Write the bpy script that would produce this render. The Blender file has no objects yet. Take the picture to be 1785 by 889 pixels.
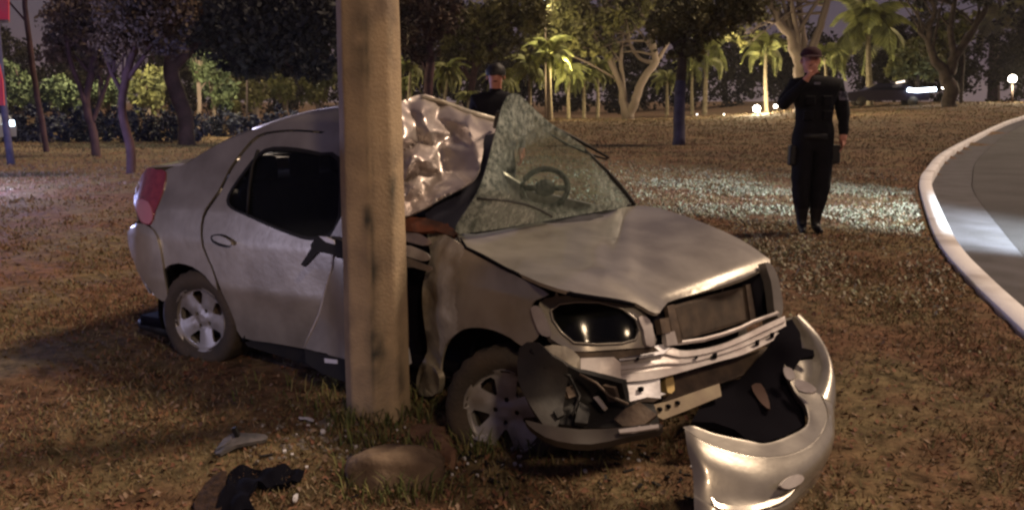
import bpy, bmesh, math, random
import numpy as np
from mathutils import Vector, Matrix, noise
from mathutils.geometry import delaunay_2d_cdt
random.seed(7); np.random.seed(7)
C = bpy.context.scene
COL = C.collection
V = Vector
# ---------------------------------------------------------------- camera, world, light, exposure
FPX, PITCH, CH = 1650.0, math.radians(9.2), 1.704
cam = bpy.data.cameras.new('camera'); co = bpy.data.objects.new('camera', cam); COL.objects.link(co)
co.location = (0, 0, CH); co.rotation_euler = (math.radians(90) - PITCH, 0, 0)
cam.sensor_width = 36; cam.lens = 36 * FPX / 1785; cam.clip_start = .05; cam.clip_end = 3000
C.camera = co
C.view_settings.view_transform = 'Standard'; C.view_settings.look = 'None'
C.view_settings.exposure = 0.25; C.view_settings.gamma = 1
C.cycles.filter_width = 2.5
SUN_EL, SUN_AZ = 50, -20          # tall street-light flood: from the right and beyond the car (azimuth from +X towards -Y)
W = bpy.data.worlds.new('World'); C.world = W; W.use_nodes = True
wn = W.node_tree; wn.nodes.clear()
sky = wn.nodes.new('ShaderNodeTexSky'); sky.sky_type = 'NISHITA'; sky.sun_disc = False
sky.sun_elevation = math.radians(2); sky.sun_rotation = math.radians(152)
skm = wn.nodes.new('ShaderNodeMix'); skm.data_type = 'RGBA'; skm.inputs[0].default_value = 0.93
skm.inputs[7].default_value = (.25, .185, .40, 1)          # sodium-and-violet glow of the night sky over the town
bg = wn.nodes.new('ShaderNodeBackground'); bg.inputs[1].default_value = .15
wo = wn.nodes.new('ShaderNodeOutputWorld')
wn.links.new(sky.outputs[0], skm.inputs[6]); wn.links.new(skm.outputs[2], bg.inputs[0]); wn.links.new(bg.outputs[0], wo.inputs[0])
def lamp(name, typ, loc, target, energy, color, **kw):
    d = bpy.data.lights.new(name, typ); d.energy = energy; d.color = color
    for k, v in kw.items(): setattr(d, k, v)
    o = bpy.data.objects.new(name, d); COL.objects.link(o); o.location = loc
    if target is not None: o.rotation_euler = (V(target) - V(loc)).to_track_quat('-Z', 'Y').to_euler()
    return o
az, el = math.radians(SUN_AZ), math.radians(SUN_EL)
sd = V((math.cos(el) * math.cos(az), -math.cos(el) * math.sin(az), math.sin(el)))
lamp('sun', 'SUN', sd * 50, (0, 0, 0), 3.3, (1.0, .75, .52), angle=math.radians(10))
# added warm fill behind the camera, and headlights of a vehicle on the road, right of the frame
lamp('warm_fill_behind', 'POINT', (2.6, -4.5, 6.5), None, 1250, (1.0, .72, .46), shadow_soft_size=.5)
lamp('headlight_beam', 'SPOT', (7.6, 6.6, 1.5), (4.75, 10.4, .35), 8500, (.78, .93, 1.0), spot_size=math.radians(44), spot_blend=1.0, shadow_soft_size=.08)
# police vehicle light at the left edge of the picture
lamp('police_light', 'POINT', (-8.2, 12.5, 1.1), None, 900, (.45, .50, 1.0), shadow_soft_size=.25)
lamp('headlight_left', 'SPOT', (-6.2, 1.6, 1.25), (-2.0, 5.2, .40), 230, (.72, .68, 1.0), spot_size=math.radians(40), spot_blend=1.0, shadow_soft_size=.12)
# ---------------------------------------------------------------- photo geometry helpers (photo pixel + distance -> place)
FW = V((0, math.cos(PITCH), -math.sin(PITCH))); UP = V((0, math.sin(PITCH), math.cos(PITCH))); CAM = V((0, 0, CH))
def ray(px, py): return FW + UP * (-(py - 444.5) / FPX) + V(((px - 892.5) / FPX, 0, 0))
def at(px, py, Z): return CAM + ray(px, py) * Z
def depth(p): return (V(p) - CAM).dot(FW)
def sm(t): t = min(1., max(0., t)); return t * t * (3 - 2 * t)
def gz(x, y): return (.051 * y if y < 7 else .357 + .13 * (1 - math.exp(-(y - 7) * .051 / .13))) + 1.15 * sm((x - 9) / 20) * sm((y - 28) / 42)
def gnd(px, py):
    r = ray(px, py); t = .5
    while CH + t * r.z > gz(t * r.x, t * r.y) and t < 600: t *= 1.001
    p = CAM + r * t; return V((p.x, p.y, gz(p.x, p.y)))
# ---------------------------------------------------------------- object helpers
ORG = {}
def link(o, parent=None):
    COL.objects.link(o)
    if parent is not None: o.parent = parent
def tag(o, label=None, cat=None, group=None, kind=None):
    if label: o['label'] = label
    if cat: o['category'] = cat
    if group: o['group'] = group
    if kind: o['kind'] = kind
    return o
def thing(name, loc, label, cat, group=None):
    o = bpy.data.objects.new(name, None); o.empty_display_size = .1; link(o); o.location = loc; ORG[o] = V(loc)
    return tag(o, label, cat, group)
def mk(name, vs, fs, mat, parent=None, smooth=True, origin=None):
    org = ORG[parent] if parent is not None else (V(origin) if origin is not None else V((0, 0, 0)))
    me = bpy.data.meshes.new(name)
    me.from_pydata([tuple(V(v) - org) for v in vs], [], fs); me.update()
    mats = mat if isinstance(mat, (list, tuple)) else [mat]
    for m in mats: me.materials.append(m)
    if smooth: me.shade_smooth()
    o = bpy.data.objects.new(name, me); link(o, parent)
    if parent is None: o.location = org
    ORG[o] = org
    return o
def solid(o, t, off=-1):
    m = o.modifiers.new('solid', 'SOLIDIFY'); m.thickness = t; m.offset = off
    e = o.modifiers.new('crisp', 'EDGE_SPLIT'); e.split_angle = math.radians(48); return o
def bevel(o, w, seg=2):
    m = o.modifiers.new('bevel', 'BEVEL'); m.width = w; m.segments = seg; m.limit_method = 'ANGLE'; return o
class MB:
    def __init__(s): s.v = []; s.f = []
    def add(s, vs, fs):
        n = len(s.v); s.v += [V(v) for v in vs]; s.f += [tuple(i + n for i in f) for f in fs]; return s
    def box(s, c, dx, dy, dz):        # dx,dy,dz: half-axis vectors
        c, dx, dy, dz = V(c), V(dx), V(dy), V(dz)
        vs = [c + dx * a + dy * b + dz * e for a in (-1, 1) for b in (-1, 1) for e in (-1, 1)]
        return s.add(vs, [(0, 1, 3, 2), (4, 6, 7, 5), (0, 4, 5, 1), (2, 3, 7, 6), (0, 2, 6, 4), (1, 5, 7, 3)])
    def tube(s, pts, rs, n=8, cap=True):
        pts = [V(p) for p in pts]; m = len(pts)
        if not hasattr(rs, '__len__'): rs = [rs] * m
        b = len(s.v); ref = V((.3, .2, 1)).normalized()
        for i, p in enumerate(pts):
            d = (pts[min(i + 1, m - 1)] - pts[max(i - 1, 0)]).normalized()
            if abs(d.dot(ref)) > .95: ref = V((1, .2, .1)).normalized()
            a = d.cross(ref).normalized(); c = d.cross(a)
            for k in range(n):
                t = 2 * math.pi * k / n; s.v.append(p + (a * math.cos(t) + c * math.sin(t)) * rs[i])
        for i in range(m - 1):
            for k in range(n):
                k2 = (k + 1) % n; s.f.append((b + i * n + k, b + i * n + k2, b + (i + 1) * n + k2, b + (i + 1) * n + k))
        if cap: s.f.append(tuple(b + k for k in range(n))[::-1]); s.f.append(tuple(b + (m - 1) * n + k for k in range(n)))
        return s
    def grid(s, rows):
        b = len(s.v); n = len(rows[0])
        for r in rows: s.v += [V(p) for p in r]
        for i in range(len(rows) - 1):
            for k in range(n - 1): s.f.append((b + i * n + k, b + i * n + k + 1, b + (i + 1) * n + k + 1, b + (i + 1) * n + k))
        return s
    def blob(s, c, r, n=10, m=7, dx=V((1, 0, 0)), dy=V((0, 1, 0)), dz=V((0, 0, 1)), nz=0, fq=3):
        rows = []
        for i in range(m + 1):
            th = math.pi * i / m; row = []
            for k in range(n + 1):
                ph = 2 * math.pi * (k % n) / n
                q = V((math.sin(th) * math.cos(ph), math.sin(th) * math.sin(ph), math.cos(th)))
                q *= 1 + nz * noise.noise(q * fq + V(c))
                row.append(V(c) + dx * (q.x * r[0]) + dy * (q.y * r[1]) + dz * (q.z * r[2]))
            rows.append(row)
        return s.grid(rows)
    def build(s, name, mat, parent=None, smooth=True, origin=None): return mk(name, s.v, s.f, mat, parent, smooth, origin)
def catmull(pts, n=4, closed=False):
    pts = [V(p) for p in pts]; m = len(pts); out = []
    rng = m if closed else m - 1
    for i in range(rng):
        if closed: p0, p1, p2, p3 = pts[i - 1], pts[i], pts[(i + 1) % m], pts[(i + 2) % m]
        else: p0, p1, p2, p3 = pts[max(i - 1, 0)], pts[i], pts[i + 1], pts[min(i + 2, m - 1)]
        for k in range(n):
            t = k / n
            out.append(.5 * ((2 * p1) + (p2 - p0) * t + (2 * p0 - 5 * p1 + 4 * p2 - p3) * t * t + (3 * p1 - p0 - 3 * p2 + p3) * t ** 3))
    if not closed: out.append(pts[-1])
    return out
def smooth_rows(rows, a=3, b=3):
    r1 = [catmull(r, b) for r in rows]
    cols = [catmull([r[k] for r in r1], a) for k in range(len(r1[0]))]
    return [[cols[k][i] for k in range(len(cols))] for i in range(len(cols[0]))]
def inside(p, poly):
    x, y = p; r = False; n = len(poly)
    for i in range(n):
        x1, y1 = poly[i]; x2, y2 = poly[i - 1]
        if (y1 > y) != (y2 > y) and x < (x2 - x1) * (y - y1) / (y2 - y1) + x1: r = not r
    return r
def densify(poly, step):
    out = []
    for i, p in enumerate(poly):
        q = poly[(i + 1) % len(poly)]; d = math.dist(p, q); n = max(1, int(d / step))
        for k in range(n): out.append((p[0] + (q[0] - p[0]) * k / n, p[1] + (q[1] - p[1]) * k / n))
    return out
def fill(outline, holes=(), step=8, rnd=3):
    """triangulate an outline (with holes) with an even spread of points inside; 2-D"""
    ro = lambda pl: [tuple(p[:2]) for p in catmull([(x, y, 0) for x, y in pl], rnd, True)] if rnd > 1 else list(pl)
    loops = [densify(ro(l), step) for l in [outline, *holes]]
    pts = []; edges = []
    for l in loops:
        b = len(pts); pts += l; edges += [(b + i, b + (i + 1) % len(l)) for i in range(len(l))]
    xs = [p[0] for p in loops[0]]; ys = [p[1] for p in loops[0]]
    allb = np.array(pts); j = 0; y = min(ys) + step * .5
    while y < max(ys):
        x = min(xs) + step * (.5 if j % 2 else 0)
        while x < max(xs):
            if inside((x, y), loops[0]) and not any(inside((x, y), h) for h in loops[1:]) and np.min((allb[:, 0] - x) ** 2 + (allb[:, 1] - y) ** 2) > (step * .45) ** 2:
                pts.append((x, y))
            x += step
        y += step * .87; j += 1
    vs, es, fs, *_ = delaunay_2d_cdt([V(p) for p in pts], edges, [], 0, 1e-4)
    keep = []
    for f in fs:
        c = (sum(vs[i].x for i in f) / len(f), sum(vs[i].y for i in f) / len(f))
        if inside(c, loops[0]) and not any(inside(c, h) for h in loops[1:]): keep.append(tuple(f))
    return [(v.x, v.y) for v in vs], keep
def panel(name, outline, surf, mat, parent, holes=(), step=8, rnd=3, thick=.012, dent=None, smooth=True):
    """sheet whose outline is given in photo pixels and whose place in space comes from surf(px,py)"""
    pts, fs = fill(outline, holes, step, rnd)
    vs = []
    for p in pts:
        q = surf(*p)
        if dent: q = q + (q - CAM).normalized() * dent(q)
        vs.append(q)
    out = []
    for f in fs:
        n = (vs[f[1]] - vs[f[0]]).cross(vs[f[2]] - vs[f[0]])
        out.append(f if n.dot(vs[f[0]] - CAM) < 0 else f[::-1])
    o = mk(name, vs, out, mat, parent, smooth)
    if thick: solid(o, thick)
    return o
def tps(ctrl):
    """smooth sheet through (px,py,Z) points; exact for planes"""
    P = np.array([(c[0] / 1000, c[1] / 1000) for c in ctrl]); w = np.array([1 / c[2] for c in ctrl]); n = len(P)
    def U(r2): return np.where(r2 > 0, r2 * np.log(r2 + 1e-12), 0)
    K = U(((P[:, None] - P[None]) ** 2).sum(-1)); A = np.zeros((n + 3, n + 3)); A[:n, :n] = K + np.eye(n) * 1e-7
    A[:n, n] = A[n, :n] = 1; A[:n, n + 1:] = P; A[n + 1:, :n] = P.T
    sol = np.linalg.solve(A, np.concatenate([w, [0, 0, 0]]))
    def f(px, py):
        q = np.array([px / 1000, py / 1000]); k = U(((P - q) ** 2).sum(-1))
        return at(px, py, 1 / float(k @ sol[:n] + sol[n] + sol[n + 1:] @ q))
    return f
def nz(q, f=1., seed=0): return noise.noise(V(q) * f + V((seed * 13.1, seed * 7.7, seed)))
def fbm(q, f=1., o=4): return noise.fractal(V(q) * f, 1., 2., o)
# ---------------------------------------------------------------- materials
def mat(name, base=(.5, .5, .5), rough=.6, metal=0, spec=.5, coat=0, var=None, scale=5, bump=0, bscale=40, mix=.5, sheen=0, detail=4, lo=.35, hi=.65, island=0):
    m = bpy.data.materials.new(name); m.use_nodes = True; nt = m.node_tree; b = nt.nodes['Principled BSDF']; L = nt.links.new
    b.inputs['Base Color'].default_value = (*base, 1); b.inputs['Roughness'].default_value = rough; b.inputs['Metallic'].default_value = metal
    b.inputs['Specular IOR Level'].default_value = spec; b.inputs['Coat Weight'].default_value = coat; b.inputs['Coat Roughness'].default_value = .08
    tc = nt.nodes.new('ShaderNodeTexCoord')
    col = None
    if var:
        n = nt.nodes.new('ShaderNodeTexNoise'); n.inputs['Scale'].default_value = scale; n.inputs['Detail'].default_value = detail
        L(tc.outputs['Object'], n.inputs['Vector'])
        r = nt.nodes.new('ShaderNodeValToRGB'); r.color_ramp.elements[0].position = lo; r.color_ramp.elements[1].position = hi
        r.color_ramp.elements[0].color = (*base, 1); r.color_ramp.elements[1].color = (*var, 1)
        L(n.outputs['Fac'], r.inputs[0]); col = r.outputs[0]
    if island:
        g = nt.nodes.new('ShaderNodeNewGeometry'); h = nt.nodes.new('ShaderNodeHueSaturation')
        mm = nt.nodes.new('ShaderNodeMapRange'); mm.inputs[3].default_value = 1 - island; mm.inputs[4].default_value = 1 + island
        L(g.outputs['Random Per Island'], mm.inputs[0]); L(mm.outputs[0], h.inputs['Value'])
        if col: L(col, h.inputs['Color'])
        else: h.inputs['Color'].default_value = (*base, 1)
        col = h.outputs[0]
    if col: L(col, b.inputs['Base Color'])
    if bump:
        n = nt.nodes.new('ShaderNodeTexNoise'); n.inputs['Scale'].default_value = bscale; n.inputs['Detail'].default_value = 6
        L(tc.outputs['Object'], n.inputs['Vector'])
        u = nt.nodes.new('ShaderNodeBump'); u.inputs['Strength'].default_value = bump; u.inputs['Distance'].default_value = .02
        L(n.outputs['Fac'], u.inputs['Height']); L(u.outputs[0], b.inputs['Normal'])
    return m
def emis(name, col, s):
    m = bpy.data.materials.new(name); m.use_nodes = True; b = m.node_tree.nodes['Principled BSDF']
    b.inputs['Emission Color'].default_value = (*col, 1); b.inputs['Emission Strength'].default_value = s; return m
def glass(name, tint, alpha, rough=.05):
    m = bpy.data.materials.new(name); m.use_nodes = True; nt = m.node_tree; b = nt.nodes['Principled BSDF']; L = nt.links.new
    b.inputs['Base Color'].default_value = (.01, .012, .014, 1); b.inputs['Roughness'].default_value = rough; b.inputs['Specular IOR Level'].default_value = .8
    t = nt.nodes.new('ShaderNodeBsdfTransparent'); t.inputs[0].default_value = (*tint, 1)
    x = nt.nodes.new('ShaderNodeMixShader'); x.inputs[0].default_value = alpha
    L(t.outputs[0], x.inputs[1]); L(b.outputs[0], x.inputs[2]); L(x.outputs[0], nt.nodes['Material Output'].inputs[0]); return m
def crackle(name):
    m = bpy.data.materials.new(name); m.use_nodes = True; nt = m.node_tree; b = nt.nodes['Principled BSDF']; L = nt.links.new
    tc = nt.nodes.new('ShaderNodeTexCoord')
    vo = nt.nodes.new('ShaderNodeTexVoronoi'); vo.feature = 'DISTANCE_TO_EDGE'; vo.inputs['Scale'].default_value = 75
    L(tc.outputs['Object'], vo.inputs['Vector'])
    ed = nt.nodes.new('ShaderNodeMapRange'); ed.inputs[1].default_value = .0; ed.inputs[2].default_value = .07; ed.inputs[3].default_value = 1; ed.inputs[4].default_value = .0
    L(vo.outputs['Distance'], ed.inputs[0])
    no = nt.nodes.new('ShaderNodeTexNoise'); no.inputs['Scale'].default_value = 6; no.inputs['Detail'].default_value = 7; no.inputs['Roughness'].default_value = .7
    L(tc.outputs['Object'], no.inputs['Vector'])
    at_ = nt.nodes.new('ShaderNodeAttribute'); at_.attribute_name = 'shatter'
    a1 = nt.nodes.new('ShaderNodeMath'); a1.operation = 'ADD'; L(no.outputs['Fac'], a1.inputs[0]); L(at_.outputs['Fac'], a1.inputs[1])
    mr = nt.nodes.new('ShaderNodeMapRange'); mr.inputs[1].default_value = .75; mr.inputs[2].default_value = 1.35; mr.inputs[3].default_value = .06; mr.inputs[4].default_value = .86
    L(a1.outputs[0], mr.inputs[0])
    mx = nt.nodes.new('ShaderNodeMath'); mx.operation = 'MULTIPLY_ADD'; mx.inputs[1].default_value = .16; L(ed.outputs[0], mx.inputs[0]); L(mr.outputs[0], mx.inputs[2])
    mx.use_clamp = True
    cr = nt.nodes.new('ShaderNodeValToRGB'); cr.color_ramp.elements[0].color = (.09, .11, .10, 1); cr.color_ramp.elements[1].color = (.42, .46, .42, 1)
    cr.color_ramp.elements[0].position = .35; cr.color_ramp.elements[1].position = .68
    n2 = nt.nodes.new('ShaderNodeTexNoise'); n2.inputs['Scale'].default_value = 38; n2.inputs['Detail'].default_value = 8; L(tc.outputs['Object'], n2.inputs['Vector'])
    L(n2.outputs['Fac'], cr.inputs[0]); L(cr.outputs[0], b.inputs['Base Color'])
    b.inputs['Roughness'].default_value = .22; b.inputs['Specular IOR Level'].default_value = .8
    bu = nt.nodes.new('ShaderNodeBump'); bu.inputs['Strength'].default_value = .5; bu.inputs['Distance'].default_value = .004; L(vo.outputs['Distance'], bu.inputs['Height']); L(bu.outputs[0], b.inputs['Normal'])
    t = nt.nodes.new('ShaderNodeBsdfTransparent'); t.inputs[0].default_value = (.84, .90, .86, 1)
    x = nt.nodes.new('ShaderNodeMixShader'); L(mx.outputs[0], x.inputs[0])
    L(t.outputs[0], x.inputs[1]); L(b.outputs[0], x.inputs[2]); L(x.outputs[0], nt.nodes['Material Output'].inputs[0]); return m
M = {}
M['paint'] = mat('silver_paint', (.35, .325, .29), .36, .55, .5, .7, (.23, .21, .185), 4.5, .05, 30)
M['paint_dirty'] = mat('dirty_silver_paint', (.40, .37, .31), .5, .3, .5, .1, (.20, .16, .11), 6, .25, 22, lo=.45, hi=.7)
M['bare'] = mat('bare_steel', (.46, .43, .43), .48, .35, .5, 0, (.34, .30, .30), 9, .08, 30)
M['zinc'] = mat('pale_zinc', (.62, .62, .68), .45, .3, .5, 0, (.45, .43, .45), 12, .08, 30)
M['brownmetal'] = mat('brown_metal', (.11, .08, .06), .6, .3, .4, 0, (.06, .045, .037), 14, .2, 40)
M['black'] = mat('black_plastic', (.007, .007, .009), .6, 0, .25, 0, (.012, .011, .011), 9, .1, 40)
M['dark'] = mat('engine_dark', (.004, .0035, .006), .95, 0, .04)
M['fabric'] = mat('seat_fabric', (.05, .05, .06), .9, 0, .2, 0, (.03, .03, .035), 12, .2, 90)
M['tyre'] = mat('tyre_rubber', (.030, .026, .024), .8, 0, .3, 0, (.060, .045, .032), 5, .3, 60)
M['rim'] = mat('alloy', (.30, .29, .29), .45, .4, .5, 0, (.17, .14, .11), 7, .05, 30, lo=.45, hi=.75)
M['glass'] = glass('tinted_glass', (.55, .58, .64), .16)
M['lampglass'] = glass('lamp_cover', (.5, .5, .5), .28, .12)
M['crackle'] = crackle('shattered_glass')
M['red'] = mat('red_lens', (.26, .04, .06), .22, 0, .6, .8, (.18, .025, .045), 30, 0)
M['pinklens'] = mat('clear_red_lens', (.45, .17, .22), .2, 0, .6, .8)
M['rustred'] = mat('rusty_metal', (.14, .045, .025), .8, 0, .3, 0, (.05, .025, .02), 14, .3, 30)
M['concrete'] = mat('pole_concrete', (.38, .29, .195), .9, 0, .2, 0, (.20, .155, .12), 4.5, .3, 70, detail=9, lo=.42, hi=.72)
M['stone'] = mat('footing_concrete', (.17, .125, .09), .95, 0, .2, 0, (.085, .058, .042), 7, .5, 30, detail=8)
M['soil'] = mat('soil', (.10, .052, .034), 1, 0, .1, 0, (.16, .10, .07), 9, .6, 25, detail=8)
M['rubble'] = mat('cement_crumbs', (.20, .18, .17), .95, 0, .2, 0, (.10, .085, .075), 10, .5, 30, detail=8)
M['kerb'] = mat('kerb_whitewash', (.64, .62, .64), .85, 0, .2, 0, (.34, .30, .29), 1.6, .3, 20, detail=8, lo=.5, hi=.75)
M['bark'] = mat('bark', (.07, .052, .046), .95, 0, .1, 0, (.035, .027, .025), 3, .5, 12, detail=8)
M['bark_pale'] = mat('pale_bark', (.15, .115, .10), .9, 0, .1, 0, (.16, .12, .11), 2, .4, 10, detail=8)
M['bark_lime'] = mat('limewashed_bark', (.085, .08, .13), .9, 0, .1, 0, (.05, .045, .07), 4, .3, 10, detail=8)
M['bark_brown'] = mat('brown_bark', (.075, .042, .045), .95, 0, .1, 0, (.04, .024, .026), 3, .5, 12, detail=8)
M['cloth'] = mat('navy_uniform', (.0035, .0035, .006), .9, 0, .2, 0, (.006, .006, .010), 9, .3, 50)
M['skin'] = mat('skin', (.46, .22, .16), .55, 0, .4, 0, (.38, .16, .115), 18)
M['hair'] = mat('hair', (.008, .006, .006), .6, 0, .4)
M['boot'] = mat('boot_leather', (.006, .006, .009), .5, 0, .3)
M['capred'] = mat('dark_cap', (.030, .010, .016), .9, 0, .2)
M['patch'] = mat('sleeve_patch', (.12, .11, .16), .8, 0, .3, 0, (.02, .02, .04), 22, lo=.45, hi=.55)
def foliage(n, a, b, s=1.2, isl=.35): return mat(n, a, .75, 0, .25, 0, b, s, detail=5, lo=.4, hi=.62, island=isl)
M['leaf_olive'] = foliage('olive_leaves', (.13, .12, .045), (.06, .055, .03))
M['leaf_dark'] = foliage('dark_leaves', (.030, .030, .030), (.012, .012, .016))
M['leaf_brown'] = foliage('brownish_leaves', (.085, .055, .035), (.03, .022, .022))
M['leaf_green'] = foliage('green_leaves', (.085, .105, .05), (.04, .055, .035))
M['leaf_yellow'] = foliage('yellow_green_leaves', (.15, .145, .055), (.08, .085, .04))
M['leaf_blue'] = foliage('blue_black_hedge_leaves', (.008, .011, .040), (.006, .008, .022))
M['frond'] = foliage('palm_fronds', (.30, .31, .11), (.19, .20, .085), 2.5)
M['palmtrunk'] = mat('palm_trunk', (.30, .25, .17), .9, 0, .1, 0, (.18, .14, .10), 6, .3, 14)
# ---------------------------------------------------------------- setting: ground, road, kerb
KL = [(1785, 203), (1746, 216), (1707, 234), (1646, 266), (1613, 299), (1603, 318), (1605, 343), (1622, 399), (1645, 444), (1690, 495), (1735, 540), (1785, 588)]
kpts = [gnd(*p) for p in KL]
k0 = [kpts[0] + (kpts[0] - kpts[1]) * t for t in (6, 3, 1.2)]
k1 = [kpts[-1] + (kpts[-1] - kpts[-2]) * t for t in (1.5, 4, 9, 20)]
kerb_line = [V((p.x, p.y, 0)) for p in catmull(k0 + kpts + k1, 6)]
ka = np.array([(p.x, p.y) for p in kerb_line])
def kside(X, Y):
    """signed distance to the kerb line, positive on the road side"""
    best = np.full(X.shape, 1e9); sg = np.zeros(X.shape)
    for i in range(len(ka) - 1):
        a, b = ka[i], ka[i + 1]; d = b - a; L2 = (d ** 2).sum() + 1e-12
        t = np.clip(((X - a[0]) * d[0] + (Y - a[1]) * d[1]) / L2, 0, 1)
        qx, qy = X - a[0] - t * d[0], Y - a[1] - t * d[1]; D = np.hypot(qx, qy)
        s = np.sign(d[0] * (Y - a[1]) - d[1] * (X - a[0])); m = D < best - 1e-9
        best = np.where(m, D, best); sg = np.where(m, s, sg)
    return best * sg
if kside(np.array([10.]), np.array([8.]))[0] < 0:
    ka = ka[::-1]; kerb_line = kerb_line[::-1]
def nsm(t): t = np.clip(t, 0, 1); return t * t * (3 - 2 * t)
def ggz(X, Y): return np.where(Y < 7, .051 * Y, .357 + .13 * (1 - np.exp(-(np.maximum(Y, 7) - 7) * .051 / .13))) + 1.15 * nsm((X - 9) / 20) * nsm((Y - 28) / 42)
xs = np.concatenate([-np.geomspace(14, 1500, 34)[::-1], np.linspace(-13.8, 13.8, 277), np.geomspace(14, 1500, 34)])
ys = np.concatenate([-np.geomspace(3, 300, 8)[::-1], np.linspace(-2, 2, 12), np.linspace(2.08, 16, 175), np.geomspace(16.3, 2400, 60)])
X, Y = np.meshgrid(xs, ys); S = kside(X, Y)
near = np.clip(1 - (np.hypot(X, Y - 5) - 12) / 8, 0, 1)
N1 = np.array([[noise.noise(V((x * 1.3, y * 1.3, 0))) * .022 + noise.noise(V((x * 5, y * 5, 3))) * .011 if abs(x) < 14 and -2 < y < 20 else 0 for x in xs] for y in ys])
Z = ggz(X, Y) + N1 * near * np.clip(-S / .4, 0, 1)
Z = Z - np.clip((S - .02) / .12, 0, 1) * .26
Z += np.clip((S - 9.5) / .3, 0, 1) * .26
nx = len(xs)
gv = np.stack([X.ravel(), Y.ravel(), Z.ravel()], 1).tolist()
gf = [(j * nx + i, j * nx + i + 1, (j + 1) * nx + i + 1, (j + 1) * nx + i) for j in range(len(ys) - 1) for i in range(nx - 1)]
def ground_mat():
    m = bpy.data.materials.new('lawn_soil'); m.use_nodes = True; nt = m.node_tree; b = nt.nodes['Principled BSDF']; L = nt.links.new
    tc = nt.nodes.new('ShaderNodeTexCoord'); b.inputs['Roughness'].default_value = 1; b.inputs['Specular IOR Level'].default_value = .1
    def no(s, d=6, r=.6):
        n = nt.nodes.new('ShaderNodeTexNoise'); n.inputs['Scale'].default_value = s; n.inputs['Detail'].default_value = d; n.inputs['Roughness'].default_value = r
        L(tc.outputs['Object'], n.inputs['Vector']); return n
    a, c, e = no(.35), no(9, 8, .75), no(1.6)
    r1 = nt.nodes.new('ShaderNodeValToRGB'); r1.color_ramp.elements[0].position = .42; r1.color_ramp.elements[1].position = .6
    r1.color_ramp.elements[0].color = (.135, .080, .052, 1); r1.color_ramp.elements[1].color = (.145, .115, .066, 1); L(e.outputs['Fac'], r1.inputs[0])
    r2 = nt.nodes.new('ShaderNodeValToRGB'); r2.color_ramp.elements[0].position = .38; r2.color_ramp.elements[1].position = .64
    r2.color_ramp.elements[0].color = (.35, .35, .35, 1); r2.color_ramp.elements[1].color = (1.35, 1.35, 1.35, 1); L(c.outputs['Fac'], r2.inputs[0])
    mu = nt.nodes.new('ShaderNodeMix'); mu.data_type = 'RGBA'; mu.blend_type = 'MULTIPLY'; mu.inputs[0].default_value = 1
    L(r1.outputs[0], mu.inputs[6]); L(r2.outputs[0], mu.inputs[7])
    r3 = nt.nodes.new('ShaderNodeValToRGB'); r3.color_ramp.elements[0].position = .35; r3.color_ramp.elements[1].position = .7
    r3.color_ramp.elements[0].color = (.75, .75, .8, 1); r3.color_ramp.elements[1].color = (1.2, 1.1, 1, 1); L(a.outputs['Fac'], r3.inputs[0])
    m2 = nt.nodes.new('ShaderNodeMix'); m2.data_type = 'RGBA'; m2.blend_type = 'MULTIPLY'; m2.inputs[0].default_value = 1
    L(mu.outputs[2], m2.inputs[6]); L(r3.outputs[0], m2.inputs[7]); L(m2.outputs[2], b.inputs['Base Color'])
    u = nt.nodes.new('ShaderNodeBump'); u.inputs['Strength'].default_value = .8; u.inputs['Distance'].default_value = .03; L(c.outputs['Fac'], u.inputs['Height']); L(u.outputs[0], b.inputs['Normal'])
    return m
tag(mk('ground', gv, gf, ground_mat()), kind='structure')
def offset_line(d):
    out = []
    for i, p in enumerate(kerb_line):
        t = (kerb_line[min(i + 1, len(kerb_line) - 1)] - kerb_line[max(i - 1, 0)]).normalized(); n = V((-t.y, t.x, 0))
        out.append(p + n * d)
    return out
sgn = 1 if kside(np.array([offset_line(.5)[40].x]), np.array([offset_line(.5)[40].y]))[0] > 0 else -1
def strip(offs):       # offs: list of (distance to road side, height above lawn)
    rows = []
    for d, h in offs:
        rows.append([V((p.x, p.y, gz(p.x, p.y) + h)) for p in offset_line(sgn * d)])
    return rows
r = strip([(0, -.12), (0, .015), (0, .030), (.006, .040), (.16, .040), (.168, .032), (.175, -.10), (.18, -.2)])
tag(MB().grid(r).build('kerb', M['kerb']), kind='structure')
def road_mat():
    return mat('asphalt', (.07, .064, .068), .9, 0, .2, 0, (.045, .041, .042), 1.1, .35, 60, detail=9, lo=.35, hi=.7)
MG = mat('gutter_concrete', (.075, .07, .08), .9, 0, .2, 0, (.05, .046, .05), 2.5, .3, 40, detail=8)
tag(MB().grid(strip([(.172, -.098), (.75, -.105), (.755, -.14)])).build('gutter', MG), kind='structure')
tag(MB().grid(strip([(.765, -.118), (3, -.10), (6, -.09), (9.6, -.11)])).build('road', road_mat()), kind='structure')
r = strip([(9.45, -.2), (9.45, .05), (9.65, .05), (9.7, -.1)])
tag(MB().grid(r).build('kerb', M['kerb']), kind='structure')
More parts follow.
